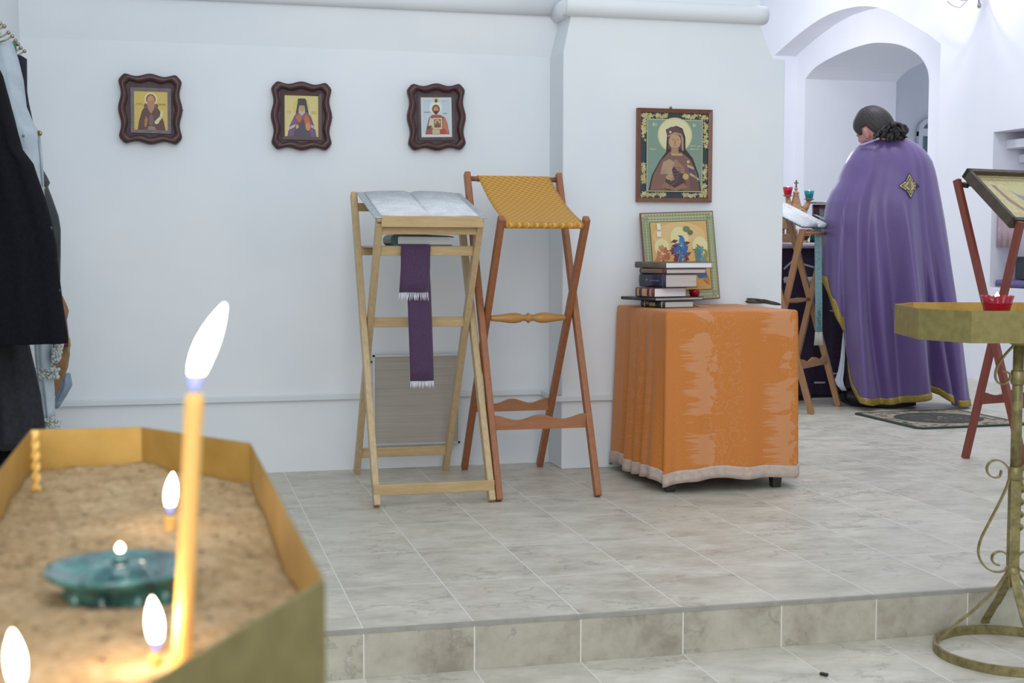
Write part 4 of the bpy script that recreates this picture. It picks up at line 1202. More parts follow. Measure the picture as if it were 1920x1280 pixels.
# ------------------------------------------------------------------ lectern with tilted icon, right edge
def onplane(px, py, base, d):
    n = ZZ.cross(d); r = ray(px, py); return CAM + r * ((base - CAM).dot(n) / r.dot(n))
def xlect(label, base, d, wv, tops, mt, mth, w=.026, t=.034, railz=(.30,), cross=None, name='folding_lectern', parts=True):
    """X legged stand: base = foot of the back leg in the first side frame; tops = (front foot, back top, front top) as points of that frame"""
    root = thing(name, label, 'lectern', base, 'folding lecterns')
    ff, bt, ft = tops
    q = wv.length; wn = wv.normalized(); sdv = wn
    for k, o in enumerate((V(), wv)):
        i1 = .014 if k == 0 else -.014
        leg(root, ff + o + wn * i1 * -1 , bt + o + wn * i1 * -1, w, t, sdv, mt)
        leg(root, base + o + wn * i1 * 1.2, ft + o + wn * i1 * 1.2, w, t, sdv, mt)
    def lerpz(p, r_, z): return p.lerp(r_, (z - p.z) / (r_.z - p.z))
    for z in railz:
        for nm, (p, r_) in (('front_rail', (ff, bt)), ('back_rail', (base, ft))):
            c = lerpz(p, r_, z); n = 30; bb = MB()
            top = [c + wn * (.014 + (q - .028) * i / n) + ZZ * (.018 + .010 * math.cos(4 * pi * i / n)) for i in range(n + 1)]
            bb.prism([c + wn * .014 - ZZ * .03, c + wn * (q - .014) - ZZ * .03] + top[::-1], d * .016); bb.build(nm, mth, root, bevel=.002)
    c = (lerpz(ff, bt, .68) + lerpz(base, ft, .68)) / 2
    bb = MB().mat(0, True); bb.tube([c + wn * .01, c + wn * q * .3, c + wn * q * .5, c + wn * q * .7, c + wn * (q - .01)], [.009, .014, .017, .014, .009], 12); bb.build('spindle', mth, root)
    for p, nm in ((bt, 'back_bar'), (ft, 'front_bar')):
        bb = MB().mat(0, True); bb.tube([p + wn * .012 - ZZ * .02, p + wn * (q - .012) - ZZ * .02], .011, 10); bb.build(nm, mth, root)
    return root
d4 = V((.25, -.968, 0)).normalized(); w4 = V((.968, .25, 0)).normalized() * .46
B4 = at(1805, 859, z=0)
ff4, bt4, ft4 = onplane(1926, 863, B4, d4), onplane(1798, 337, B4, d4), onplane(1909, 415, B4, d4)
ff4.z = .002
l4 = xlect('reddish folding lectern under the tilted icon at the right edge', B4, d4, w4, (ff4, bt4, ft4), M_RED, M_RED)
# icon in deep bronze frame
wn = w4.normalized(); sl = (ft4 - bt4).normalized(); nrm = wn.cross(sl).normalized()
if nrm.z < 0: nrm = -nrm
c_tl = onplane(1806, 331, B4, d4) - wn * .01
c_bl = onplane(1893, 425, B4, d4) - wn * .01
sl = (c_bl - c_tl); Ls4 = sl.length + .01; sl.normalize(); nrm = wn.cross(sl).normalized()
if nrm.z < 0: nrm = -nrm
root = thing('tilted_icon', 'gold relief icon in deep dark frame tilted on the reddish lectern', 'icon', c_tl + wn * .22 + sl * Ls4 / 2)
fwid, thk, wdt = .020, .050, .48
b = MB()
for o, szv in ((c_tl + wn * wdt / 2 + sl * fwid / 2, (wdt, fwid)), (c_tl + wn * wdt / 2 + sl * (Ls4 - fwid / 2), (wdt, fwid)), (c_tl + wn * fwid / 2 + sl * Ls4 / 2, (fwid, Ls4)), (c_tl + wn * (wdt - fwid / 2) + sl * Ls4 / 2, (fwid, Ls4))):
    b.box(o + nrm * thk / 2, (szv[0], szv[1], thk), (wn, sl, nrm))
b.build('frame', M_DFRAME, root)
b = MB(); b.box(c_tl + wn * wdt / 2 + sl * Ls4 / 2 + nrm * .014, (wdt - .03, Ls4 - .03, .02), (wn, sl, nrm)); b.build('backing', M_DFRAME, root)
art('picture', root, c_tl + wn * fwid + sl * fwid + nrm * .0255, wn, sl, wdt - 2 * fwid, Ls4 - 2 * fwid,
    [(mottled('gold_relief', 'bcae7c', 'd0c494', 40, .4, .1, bump=.3), rc(0, 0, 1, 1)), ('9d9160', rc(.03, .03, .97, .05)), ('9d9160', rc(.03, .09, .97, .11)), ('9a7c68', [(.18, .20), (.24, .22), (.28, .52), (.42, .86), (.36, .88), (.22, .56)]), ('8e9192', [(.40, .34), (.50, .30), (.62, .40), (.70, .70), (.50, .66)]), ('c4b888', ell(.55, .30, .14, .14))])
b = MB(); b.bar(bt4 - ZZ * .022 + wn * .004 + d4 * .004, bt4 - ZZ * .030 + d4 * .05 + wn * .004, .018, .022, wn); b.build('hinge_block', mottled('dark_hinge', '15181f', '2a2c34', 90, .5), l4)

# ------------------------------------------------------------------ door mat
mc = [at(px, py, z=.004) for px, py in ((1598, 776), (1725, 805), (1905, 797), (1800, 768))]
mu = (mc[3] - mc[0]).normalized(); O_ = mc[1]; 
wm = .73; hm_ = .74; mx = V((1, .04, 0)).normalized(); my = V((-.02, 1, 0)).normalized(); O_ = V((3.545, 3.185, 0))
def matp(l, z): return [O_ + mx * (u * wm) + my * (v * hm_) + ZZ * z for u, v in l]
def rrect(k, r, n=6):
    o = []
    for cx, cy, a0 in ((1 - k - r, k + r, -90), (1 - k - r, 1 - k - r, 0), (k + r, 1 - k - r, 90), (k + r, k + r, 180)):
        o += [(cx + r * math.cos(math.radians(a0 + 90 * i / n)), cy + r * math.sin(math.radians(a0 + 90 * i / n))) for i in range(n + 1)]
    return o
b = MB(); G_, BE_, DK_ = mottled('mat_green', '24382f', '30473c', 60, .9), mottled('mat_beige', '8d7f6c', 'a69a88', 45, .9), mottled('mat_dark', '2b332f', '5c564c', 30, .9)
b.mat(0).prism(matp(rrect(0, .07), .0015), ZZ * .007)
b.mat(1).poly([matp(rrect(.045, .05), .0089)])
r_ = random.Random(5)
for i in range(70):
    a = r_.uniform(0, 6.28); k = r_.choice((.36, .40, .43)); c = (.5 + k * max(-1, min(1, 1.3 * math.cos(a))), .5 + k * max(-1, min(1, 1.3 * math.sin(a))))
    b.mat(r_.choice((2, 2, 3, 0))).poly([matp(ell(c[0], c[1], r_.uniform(.012, .035), r_.uniform(.012, .03), 7, r_.uniform(0, 40), 400), .0090 + i * 2e-6)])
b.mat(0).poly([matp(ell(.5, .5, .36, .33, 32), .0094)])
b.mat(2).poly([matp(ell(.5, .5, .30, .27, 32), .0096)])
b.mat(2).poly([matp(ell(.5, .5, .20, .17, 28), .0098)])
for i in range(24):
    a = r_.uniform(0, 6.28); k = r_.uniform(.02, .26)
    b.mat(r_.choice((2, 0, 1, 3))).poly([matp(ell(.5 + k * math.cos(a), .5 + k * math.sin(a), r_.uniform(.012, .03), r_.uniform(.012, .025), 7, 0, 360), .0099 + i * 2e-6)])
tag(b.build('floor_mat', [G_, BE_, DK_, flat('8a5a5a', .9)], recalc=False), 'dark green mat with beige floral border and oval, beside the robed person', 'mat')

# ------------------------------------------------------------------ person in purple cope
FB = at(1690, 768, z=0) + FH * .20
def pln(px, py, off=0):
    r = ray(px, py); b0 = FB + FH * off; return CAM + r * ((b0 - CAM).dot(FH) / r.dot(FH))
rows = [(252, 1636, 1688), (256, 1631, 1693), (262, 1623, 1703), (271, 1613, 1719), (279, 1604, 1729), (288, 1596, 1737), (306, 1585, 1748), (336, 1573, 1755), (359, 1560, 1759), (380, 1551, 1763), (414, 1545, 1769), (460, 1543, 1776), (520, 1543, 1784), (600, 1546, 1794), (700, 1554, 1806), (770, 1562, 1815)]
prof = []
for py, l, r in rows:
    a, c = pln(l, py), pln(r, py); prof.append((a.z, (a + c) / 2, (c - a).length / 2))
def at_z(z):
    if z >= prof[0][0]: return prof[0][1], prof[0][2]
    for (z0, c0, a0), (z1, c1, a1) in zip(prof, prof[1:]):
        if z1 <= z <= z0:
            t = (z - z0) / (z1 - z0); return c0.lerp(c1, t), a0 + (a1 - a0) * t
    return prof[-1][1], prof[-1][2]
hem = [(-1.0, .79), (-.96, .70), (-.87, .55), (-.80, .46), (-.798, .30), (-.796, .20), (-.77, .13), (-.70, .05), (-.56, .032), (-.30, .030), (-.08, .045), (.20, .085), (.36, .115), (.46, .10), (.60, .045), (.75, .018), (1.0, .015)]
def hemz(th):
    c = math.cos(th)
    if math.sin(th) < 0:                      # far side: short in front, long at the right
        return .79 if c < 0 else .79 + (.015 - .79) * c ** .5
    for (a, h0), (d, h1) in zip(hem, hem[1:]):
        if a <= c <= d: return h0 + (h1 - h0) * (c - a) / (d - a)
    return .02
folds = [(128, 7, .07), (139, 5, -.05), (152, 8, .035), (166, 6, -.04), (113, 8, -.085), (98, 9, -.08), (84, 6, .05), (76, 6, .07), (65, 5, -.075), (56, 3.5, .05), (49, 5, -.075), (36, 7, .03), (24, 6, .045), (10, 6, -.02), (200, 12, .03), (240, 12, -.03), (290, 14, .03), (330, 12, -.03)]
def cope(th, z, out=0):
    c, a = at_z(z)
    dg = math.degrees(th) % 360
    A = 1.9 * max(0, min(1, (1.62 - z) / 1.15)) ** 1.15
    f = 0
    for c0, wd, am in folds:
        dl = (dg - c0 + 180) % 360 - 180
        dl -= 4 * math.sin(z * 2.2 + c0)
        f += am * math.exp(-(dl / wd) ** 2)
    f += .008 * math.sin(dg * .16 + z * 5) + .016 * noise.noise(V((math.cos(th) * 2, math.sin(th) * 2, z * 1.3)))
    # shoulder pulls on the left
    f += .03 * math.exp(-((dg - 150) / 10) ** 2 - ((z - 1.50) / .10) ** 2) - .02 * math.exp(-((dg - 138) / 8) ** 2 - ((z - 1.42) / .12) ** 2)
    cs = abs(math.sin(th))
    bdepth = a * .66
    r = 1 + f * A * (.35 + .65 * cs) + (f * .12 * max(0, 1 - A))
    return c + RH * (a * math.cos(th) * (1 + f * A * .25)) - FH * ((bdepth * math.sin(th)) * r + f * A * a * .9 * math.sin(th)) + (RH * math.cos(th) - FH * math.sin(th)) * out
ths = []
NT_ = 260
ths = [2 * pi * i / NT_ for i in range(NT_)]
ZTOP = prof[0][0]
def cope_ring(t):
    return [cope(th, ZTOP + (hemz(th) - ZTOP) * t) for th in ths]
person = thing('person', 'long haired person seen from behind in a purple cope with gold trim', 'person', V((FB.x, FB.y, 0)))
b = MB().mat(0, True)
tt = [0, .012, .025, .04, .06, .08, .10, .13] + [.13 + .87 * i / 60 for i in range(1, 61)]
RG = [cope_ring(t) for t in tt]
# z of a vertex is set exactly so that the hem follows its line
for t, ring in zip(tt, RG):
    for th, p in zip(ths, ring): p.z = ZTOP + (hemz(th) - ZTOP) * t
b.loft(RG, cap=False)
cope_o = b.build('cope', M_COPE, person, solid=.006)
b = MB().mat(0, True)
TW = .042
trim = []
for k in range(4):
    ring = []
    for i, th in enumerate(ths):
        h0 = hemz(th); e = (hemz(th + .012) - hemz(th - .012)); p0 = cope(th - .012, h0); p1 = cope(th + .012, h0)
        dx = ((p1 - p0) - ZZ * (p1 - p0).z).length; slope = abs(e) / max(dx, 1e-4)
        wz = TW * math.sqrt(1 + min(slope, 2.6) ** 2)
        z = h0 + wz * k / 3 - .002
        q = cope(th, z); tg = cope(th + .012, z) - cope(th - .012, z); tg.z = 0
        nn = tg.cross(ZZ).normalized()
        if nn.dot(RH * math.cos(th) - FH * math.sin(th)) < 0: nn = -nn
        q = q + nn * .0065; q.z = z; ring.append(q)
    trim.append(ring)
b.loft(trim, cap=False); b.build('gold_trim', M_GOLDTRIM, cope_o, solid=.002)
# embroidered cross on the back
cz = pln(1708, 348, -.25); 
def on_back(x, z):
    """surface point of the cope x metres right of the cross centre"""
    best = None
    tgt = (cz - FB).dot(RH) + x
    lo, hi = .2, pi - .2
    for _ in range(40):
        mth_ = (lo + hi) / 2
        q = (cope(mth_, z) - FB).dot(RH)
        if q > tgt: lo = mth_
        else: hi = mth_
    return cope((lo + hi) / 2, z)
def patch(pts, out):
    return [on_back(x, cz.z + z) - FH * out for x, z in pts]
S_ = .068
ARM = [(.0, -.15), (.30, -.12), (.36, -.36), (.50, -.34), (.58, -.24), (.76, -.16), (1.0, 0), (.76, .16), (.58, .24), (.50, .34), (.36, .36), (.30, .12), (.0, .15)]
def armp(k, grow, q):
    ca, sa = math.cos(q * pi / 2), math.sin(q * pi / 2); o = []
    for x, y in ARM:
        x2 = .46 + (x - .46) * k if x > .2 else x; y2 = y * k
        x2 += grow * (1 if x > .9 else 0); y2 += grow * (1 if y > 0 else -1) * (0 if x > .9 else 1)
        o.append(((x2 * ca - y2 * sa) * S_, (x2 * sa + y2 * ca) * S_ * 1.12))
    return o
def disc(r): return [(S_ * r * math.cos(v), S_ * r * math.sin(v) * 1.1) for v in [2 * pi * k / 18 for k in range(18)]]
b = MB()
for q in range(4): b.mat(0).poly([patch(armp(1.0, .07, q), .0100 + q * .0001)])
b.poly([patch(disc(.46), .0105)])
for q in range(4): b.mat(1).poly([patch(armp(.92, 0, q), .0112 + q * .0001)])
for q in range(4): b.mat(0).poly([patch(armp(.60, 0, q), .0120 + q * .0001)])
for q in range(4): b.mat(1).poly([patch(armp(.36, 0, q), .0128 + q * .0001)])
b.mat(1).poly([patch(disc(.40), .0136)])
b.mat(2).poly([patch([(-S_ * .5, -.002), (S_ * .5, -.002), (S_ * .5, .002), (-S_ * .5, .002)], .0144)]); b.poly([patch([(-.002, -S_ * .55), (.002, -S_ * .55), (.002, S_ * .55), (-.002, S_ * .55)], .0146)])
b.build('embroidered_cross', [flat('2a2236'), mottled('gold_embroidery', 'a8986a', 'c4b688', 220, .55, .1), flat('6d6048')], cope_o, recalc=False)

# body: one continuous skinned figure
hc = pln(1638, 240, -.02); HS = 1.10
hf = (-RH * .70 + FH * .60 - ZZ * .40).normalized()          # where the face points
hs = -FH * 1.0; hs = (hs - hf * hs.dot(hf)).normalized()     # the side towards us
hu = hf.cross(hs)
if hu.z < 0: hu = -hu
ctrb = at_z(1.2)[0]; base_c = V((ctrb.x, ctrb.y, 0))
bf_ = (-RH * .75 + FH * .66).normalized(); bs_ = V((-bf_.y, bf_.x, 0))     # body front, body left-right
J = {}
def jn(n, p, r): J[n] = (V(p), r)
jn('pelvis', base_c + ZZ * .98, .15); jn('spine', base_c + ZZ * 1.18 + bf_ * .02, .145); jn('chest', base_c + ZZ * 1.38 + bf_ * .03, .15)
jn('neckb', base_c.lerp(V((hc.x, hc.y, 0)), .45) + ZZ * 1.55, .075); jn('neck', hc - hu * .12 - hf * .05, .060); jn('head', hc - hu * .02, .085)
E_ = [('pelvis', 'spine'), ('spine', 'chest'), ('chest', 'neckb'), ('neckb', 'neck'), ('neck', 'head')]
for s, n in ((1, 'l'), (-1, 'r')):
    sh = base_c + ZZ * 1.47 + bs_ * (.17 * s)
    jn('sh' + n, sh, .062); jn('el' + n, base_c + ZZ * 1.16 + bs_ * (.22 * s) + bf_ * .10, .045); jn('wr' + n, base_c + ZZ * 1.08 + bs_ * (.10 * s) + bf_ * .25, .036); jn('pa' + n, base_c + ZZ * 1.075 + bs_ * (.075 * s) + bf_ * .30, .042)
    jn('hp' + n, base_c + ZZ * .92 + bs_ * (.09 * s), .10); jn('kn' + n, base_c + ZZ * .50 + bs_ * (.10 * s) + bf_ * .02, .062); jn('an' + n, base_c + ZZ * .09 + bs_ * (.10 * s), .040); jn('to' + n, base_c + ZZ * .045 + bs_ * (.11 * s) + bf_ * .17, .035)
    E_ += [('chest', 'sh' + n), ('sh' + n, 'el' + n), ('el' + n, 'wr' + n), ('wr' + n, 'pa' + n), ('pelvis', 'hp' + n), ('hp' + n, 'kn' + n), ('kn' + n, 'an' + n), ('an' + n, 'to' + n)]
    for k in range(5):
        a = (k - 1.5) * .016 if k < 4 else -.030
        L_ = (.075, .085, .080, .062, .055)[k]
        p0 = J['pa' + n][0]; p1 = p0 + bs_ * (a * s) + bf_ * (.028 if k < 4 else .005); p2 = p1 + bf_ * (L_ * .5) - ZZ * .006 - bs_ * (.004 * s if k < 4 else .010 * s); p3 = p2 + bf_ * (L_ * .42) - ZZ * .022
        for q, (p, r) in enumerate(((p1, .0095), (p2, .0085), (p3, .0075))): jn(f'f{n}{k}{q}', p, r)
        E_ += [('pa' + n, f'f{n}{k}0'), (f'f{n}{k}0', f'f{n}{k}1'), (f'f{n}{k}1', f'f{n}{k}2')]
names = list(J); me = bpy.data.meshes.new('body_skeleton')
me.from_pydata([tuple(J[n][0]) for n in names], [(names.index(a), names.index(c)) for a, c in E_], [])
tmp = bpy.data.objects.new('body_skeleton', me); COL.objects.link(tmp)
md = tmp.modifiers.new('skin', 'SKIN'); md.use_smooth_shade = True
for i, n in enumerate(names):
    me.skin_vertices[0].data[i].radius = (J[n][1], J[n][1]); me.skin_vertices[0].data[i].use_root = (n == 'pelvis')
md2 = tmp.modifiers.new('sub', 'SUBSURF'); md2.levels = 1
dg = bpy.context.evaluated_depsgraph_get()
bme = bpy.data.meshes.new_from_object(tmp.evaluated_get(dg))
bpy.data.objects.remove(tmp)
# head, face features
bm = MB().mat(0, True)
def hp(f, s, u): return hc + (hf * f + hs * s + hu * u) * HS
hv = []
nu, nvv = 40, 28
for i in range(nvv + 1):
    ph = pi * i / nvv - pi / 2; ph = max(min(ph, pi / 2 - .01), -pi / 2 + .01); ring = []
    for k in range(nu):
        a = 2 * pi * k / nu
        f, s, u = math.cos(ph) * math.cos(a), math.cos(ph) * math.sin(a), math.sin(ph)
        x, y, z = f * .103, s * .078, u * .118
        if u < 0:                                                       # jaw narrows, chin forward
            y *= 1 - .28 * (-u) ** 1.2; x = x * (1 - .18 * (-u)) + .022 * (-u) * (1 if f > 0 else .2)
        if f > .3:                                                      # face plane, brow, eye socket, nose, mouth
            x *= .97
            x += .022 * math.exp(-((u + .22) / .16) ** 2 - (s / .16) ** 2)
            x += .010 * math.exp(-((u + .38) / .08) ** 2 - (s / .20) ** 2)
            x -= .008 * math.exp(-((u + .08) / .10) ** 2 - ((abs(s) - .38) / .16) ** 2)
            x += .006 * math.exp(-((u - .08) / .08) ** 2 - ((abs(s) - .34) / .25) ** 2)
            x += .006 * math.exp(-((u + .60) / .07) ** 2 - (s / .28) ** 2)
            x += .005 * math.exp(-((u + .88) / .12) ** 2 - (s / .3) ** 2)
        ring.append(hp(x, y, z))
    hv.append(ring)
bm.loft(hv)
for sg in (1, -1):                                                     # ears
    ec = hp(.020, sg * .080, -.004)
    bm.ball(ec, (.017, .011, .038), 14, 10, ((hf * .9 + hs * sg * -.3).normalized(), hs * sg, (hu + hf * -.18).normalized()))
    bm.tube([ec + hf * .010 * math.cos(t) + hu * (.030 * math.sin(t)) + hs * (sg * .007) for t in [pi * (.12 + 1.5 * k / 12) for k in range(13)]], .0045, 7)
head_me = bm.v, bm.f
bmm = bmesh.new(); bmm.from_mesh(bme)
hvs = [bmm.verts.new(p) for p in bm.v]
for f in bm.f:
    try: bmm.faces.new([hvs[i] for i in f])
    except ValueError: pass
me = bpy.data.meshes.new('body'); 
bmesh.ops.translate(bmm, verts=bmm.verts, vec=-V((FB.x, FB.y, 0)))
bmesh.ops.recalc_face_normals(bmm, faces=bmm.faces); bmm.to_mesh(me); bmm.free()
me.materials.clear(); me.materials.append(M_SKIN)
for p in me.polygons: p.use_smooth = True
body = bpy.data.objects.new('body', me); COL.objects.link(body); body.parent = person; ORG[body.name] = V((FB.x, FB.y, 0))
rm = body.modifiers.new('one_surface', 'REMESH'); rm.mode = 'VOXEL'; rm.voxel_size = .007; rm.use_smooth_shade = True
sm = body.modifiers.new('soften', 'SMOOTH'); sm.factor = .5; sm.iterations = 2
nm_ = bpy.data.meshes.new_from_object(body.evaluated_get(bpy.context.evaluated_depsgraph_get()))
body.modifiers.clear(); body.data = nm_; nm_.name = 'body'
bmi = bmesh.new(); bmi.from_mesh(nm_); seen = {}; isl = []
for v0 in bmi.verts:
    if v0 in seen: continue
    st_k = [v0]; seen[v0] = 1; grp = []
    while st_k:
        v1 = st_k.pop(); grp.append(v1)
        for e1 in v1.link_edges:
            v2 = e1.other_vert(v1)
            if v2 not in seen: seen[v2] = 1; st_k.append(v2)
    isl.append(grp)
isl.sort(key=len, reverse=True)
for grp in isl[1:]: bmesh.ops.delete(bmi, geom=grp, context='VERTS')     # hollow bubbles left inside
bmi.to_mesh(nm_); bmi.free()
for p in nm_.polygons: p.use_smooth = True
if not nm_.materials: nm_.materials.append(M_SKIN)
# eyes and brows
for sg in (1, -1):
    b = MB().mat(0, True); b.tube([hp(.099 - .006 * k, sg * (.020 + .012 * k), .006 - .001 * k) for k in range(3)], .0035, 6); b.build('eyebrow', M_HAIR, body)
# hair: cap with combed grooves, then a curly tail
b = MB().mat(0, True); rings = []
nu = 90
for i in range(26):
    t = i / 25; ring = []
    for k in range(nu):
        a = 2 * pi * k / nu
        cf, cs = math.cos(a), math.sin(a)
        # hairline: forehead, temple, sideburn, over the ear, nape
        adeg = abs((math.degrees(a) + 180) % 360 - 180)
        HL = [(0, .36), (25, .34), (42, .16), (54, .02), (62, .02), (68, .30), (88, .30), (98, -.10), (120, -.60), (180, -.74)]
        for (a0_, l0_), (a1_, l1_) in zip(HL, HL[1:]):
            if a0_ <= adeg <= a1_: low_ = l0_ + (l1_ - l0_) * (adeg - a0_) / (a1_ - a0_)
        lat0 = math.asin(low_)
        ph = pi / 2 - .02 - (pi / 2 - .02 - lat0) * t
        gr = 1.065 + .010 * math.sin(a * 29 + 6 * math.sin(ph * 2)) * math.cos(ph) + .012 * noise.noise(V((cf * 3, cs * 3, ph * 2)))
        gr -= .035 * max(0, t - .93) / .07
        ring.append(hp(.106 * math.cos(ph) * cf * gr - .004, .080 * math.cos(ph) * cs * gr, .119 * math.sin(ph) * gr))
    rings.append(ring)
b.loft(rings, cap=False); hair = b.build('hair', M_HAIRG, person, solid=.008)
tie = pln(1669, 236, -.03)
b = MB().mat(0, True)
r_ = random.Random(11)
ends = [(1640, 262), (1650, 264), (1648, 257), (1660, 265), (1668, 264), (1676, 265), (1684, 263), (1692, 265), (1697, 263), (1701, 257), (1698, 250), (1693, 246), (1655, 258), (1664, 258), (1673, 259), (1682, 257), (1690, 258), (1660, 250), (1670, 252), (1680, 250), (1686, 246), (1676, 243), (1652, 252)]
for n_, (ex, ey) in enumerate(ends * 3):
    e = pln(ex + r_.uniform(-4, 4), ey + r_.uniform(-6, 0), -.08 - r_.uniform(0, .09))
    s0 = tie + RH * r_.uniform(-.03, .012) + ZZ * r_.uniform(-.02, .015) + FH * r_.uniform(-.05, .02)
    pts = []; ph = r_.uniform(0, 6); am = r_.uniform(.006, .016); mid_ = s0.lerp(e, .5) + ZZ * r_.uniform(.0, .045) - FH * r_.uniform(.0, .04) + RH * r_.uniform(-.01, .02)
    for k in range(13):
        t = k / 12; q = s0 * (1 - t) ** 2 + mid_ * (2 * t * (1 - t)) + e * t * t
        pts.append(q + ZZ * (am * t * math.sin(ph + t * 11)) + RH * (am * t * math.cos(ph + t * 9)) - FH * (am * .6 * t * math.sin(ph + t * 13)))
    rr_ = r_.uniform(.009, .016)
    b.tube(pts, [rr_ * (1 - .6 * (k / 12) ** 4) for k in range(13)], 8)
b.ball(tie + RH * .035 - ZZ * .030 - FH * .03, (.075, .05, .042), 20, 12, (RH, FH, ZZ))
b.build('curly_tail', M_HAIR, hair)
b = MB().mat(0, True); b.tube([tie - RH * .008 + hf * 0 + (ZZ * math.cos(t) + FH * math.sin(t)) * .024 for t in [2 * pi * k / 16 for k in range(16)]], .007, 8, closed=True); b.build('hair_tie', flat('1c1a20'), hair)
b = MB().mat(0, True); cu = pln(1694, 247, -.10); b.tube([cu + RH * (.012 * math.cos(t)) + ZZ * (.012 * math.sin(t)) - RH * .02 * (1 - k / 12) for k, t in enumerate([pi * 1.5 * k / 12 + 2.6 for k in range(13)])][::-1], .0016, 5); b.build('loose_curl', M_HAIR, hair)
# pale collar edge, inner white sash, cassock, shoes
b = MB().mat(0, True)
b.tube([pln(px, py, -.17 + .10 * (1 - i / 5)) for i, (px, py) in enumerate(((1612, 273), (1618, 271), (1626, 268), (1634, 265), (1641, 262), (1648, 260)))], .006, 8); b.build('collar_edge', mottled('pale_lilac', 'b09cc4', 'c4b2d6', 60, .5), person)
b = MB().mat(0, True)
cas = []
for z in (.012, .06, .3, .7, 1.1, 1.40):
    c, a = at_z(z); cc = c - RH * (.10 if z < .4 else .05) * (1 if z < .8 else .5); ra = .200 if z < .1 else .19 if z < .8 else .2
    cas.append([V((cc.x, cc.y, z)) + RH * (ra * math.cos(t)) - FH * (ra * .8 * math.sin(t) * (1 + .05 * math.sin(5 * t))) for t in [2 * pi * k / 48 for k in range(48)]])
b.loft(cas); b.build('cassock', M_CASSOCK, person)
for n in 'lr':
    an, to = J['an' + n][0], J['to' + n][0]
    b = MB().mat(0, True); b.ball(V(((an.x + to.x) / 2, (an.y + to.y) / 2, .060)), (.17, .066, .062), 16, 8, (bf_, bs_, ZZ)); b.build('shoe', newmat('black_leather' + n, '15151a', .3), person)
b = MB().mat(0, True)
sash = [(1583, 618, 3), (1582, 640, 5), (1580, 670, 7), (1577, 695, 10), (1573, 712, 14), (1576, 722, 12), (1583, 732, 8)]
b.loft([[pln(px + wpx * (i / 6 - .5), py, -.06 + .012 * math.sin(i * 1.7)) for i in range(7)] for px, py, wpx in sash], wrap=False); b.build('white_sash', newmat('white_linen', 'c9d0de', .7), person, solid=.004)

# ------------------------------------------------------------------ lectern with open book in front of the dark table
Q1, Q2 = at(1523, 776, z=0), at(1571, 762, z=0)
wv3 = (Q2 - Q1); wn3 = wv3.normalized(); d3v = V((wn3.y, -wn3.x, 0))
bt3 = onplane(1420, 388, Q1, d3v); ft3 = onplane(1503, 430, Q1, d3v); bk3 = onplane(1424, 770, Q1, d3v); bk3.z = 0
xlect('tan folding lectern with blue ribbon, standing before the purple table', bk3, d3v, wv3, (Q1, bt3, ft3), M_TAN, M_TAN, w=.03, t=.036)
sl3 = (ft3 - bt3).normalized(); up3 = -sl3; nr3 = wn3.cross(sl3); nr3 = nr3 if nr3.z > 0 else -nr3
lo3 = ft3 + nr3 * .012 - wn3 * .02 + sl3 * .01
wid3 = wv3.length + .06
root = thing('open_book', 'open white book lying on the tan lectern before the purple table', 'book', lo3)
b = MB(); b.box(lo3 + wn3 * (wid3 / 2) + up3 * .16 + nr3 * .002, (wid3, .31, .004), (wn3, up3, nr3)); b.build('cover', newmat('slate_cover', '46535c', .5), root)
for k, (x0, x1) in enumerate(((0.01, wid3 * .55), (wid3 - .008, wid3 * .55))):
    L_ = x1 - x0
    pr = [(0, .010), (.2, .022), (.5, .036), (.75, .040), (.9, .032), (.98, .012), (1, .007)]
    rg = lambda t: [lo3 + wn3 * (x0 + L_ * q) + up3 * t + nr3 * z for q, z in pr] + [lo3 + wn3 * x1 + up3 * t + nr3 * .0046, lo3 + wn3 * x0 + up3 * t + nr3 * .0046]
    b = MB().mat(0, True); b.loft([rg(.012), rg(.305)]); b.build('page_block', M_SHEET, root)
b = MB().mat(0, True)
er = lo3 + wn3 * (wid3 * .86)
rdep = (er - FH * .035 - CAM).dot(FH)
b_lo = lambda px, py: CAM + ray(px, py) * (rdep / ray(px, py).dot(FH))
rbp = [er + up3 * .12 + nr3 * .044, er + up3 * .05 + nr3 * .046, er + up3 * .004 + nr3 * .044, b_lo(1533, 421), b_lo(1534, 440), b_lo(1534.5, 500), b_lo(1535, 560), b_lo(1535, 622)]
hw = .023
wd = [wn3, wn3, wn3, RH, RH, RH, RH, RH]
b.loft([[p + wq * (hw * (i / 4 - .5) * 2) - FH * (.004 * math.sin(i * 1.6)) for i in range(5)] for p, wq in zip(rbp, wd)], wrap=False)
rib = b.build('ribbon', mottled('light_blue_brocade', '6a8f98', '86a8ae', 90, .6), None, solid=.003)
tag(rib, 'light blue ribbon with white end hanging from the tan lectern', 'ribbon')
ORG[rib.name] = V()
b = MB().mat(0, True); e = b_lo(1535, 622); 
b.loft([[e + RH * (w_ * (i / 4 - .5) * 2) - ZZ * dz_ - FH * (.004 * math.sin(i * 2)) for i in range(5)] for w_, dz_ in ((.023, 0), (.025, .04), (.029, .085))], wrap=False)
b.build('white_end', newmat('cream_fringe', 'b4b2a8', .8), rib, solid=.004)
b = MB()
for k in range(5):
    q = b_lo(1535, 585 + k * 5.5); b.box(q - FH * .005 + RH * (.004 * math.sin(k * 2)), (.018 - .002 * k, .002, .008), (RH, FH, ZZ))
b.build('stitched_motif', flat('35656a'), rib)

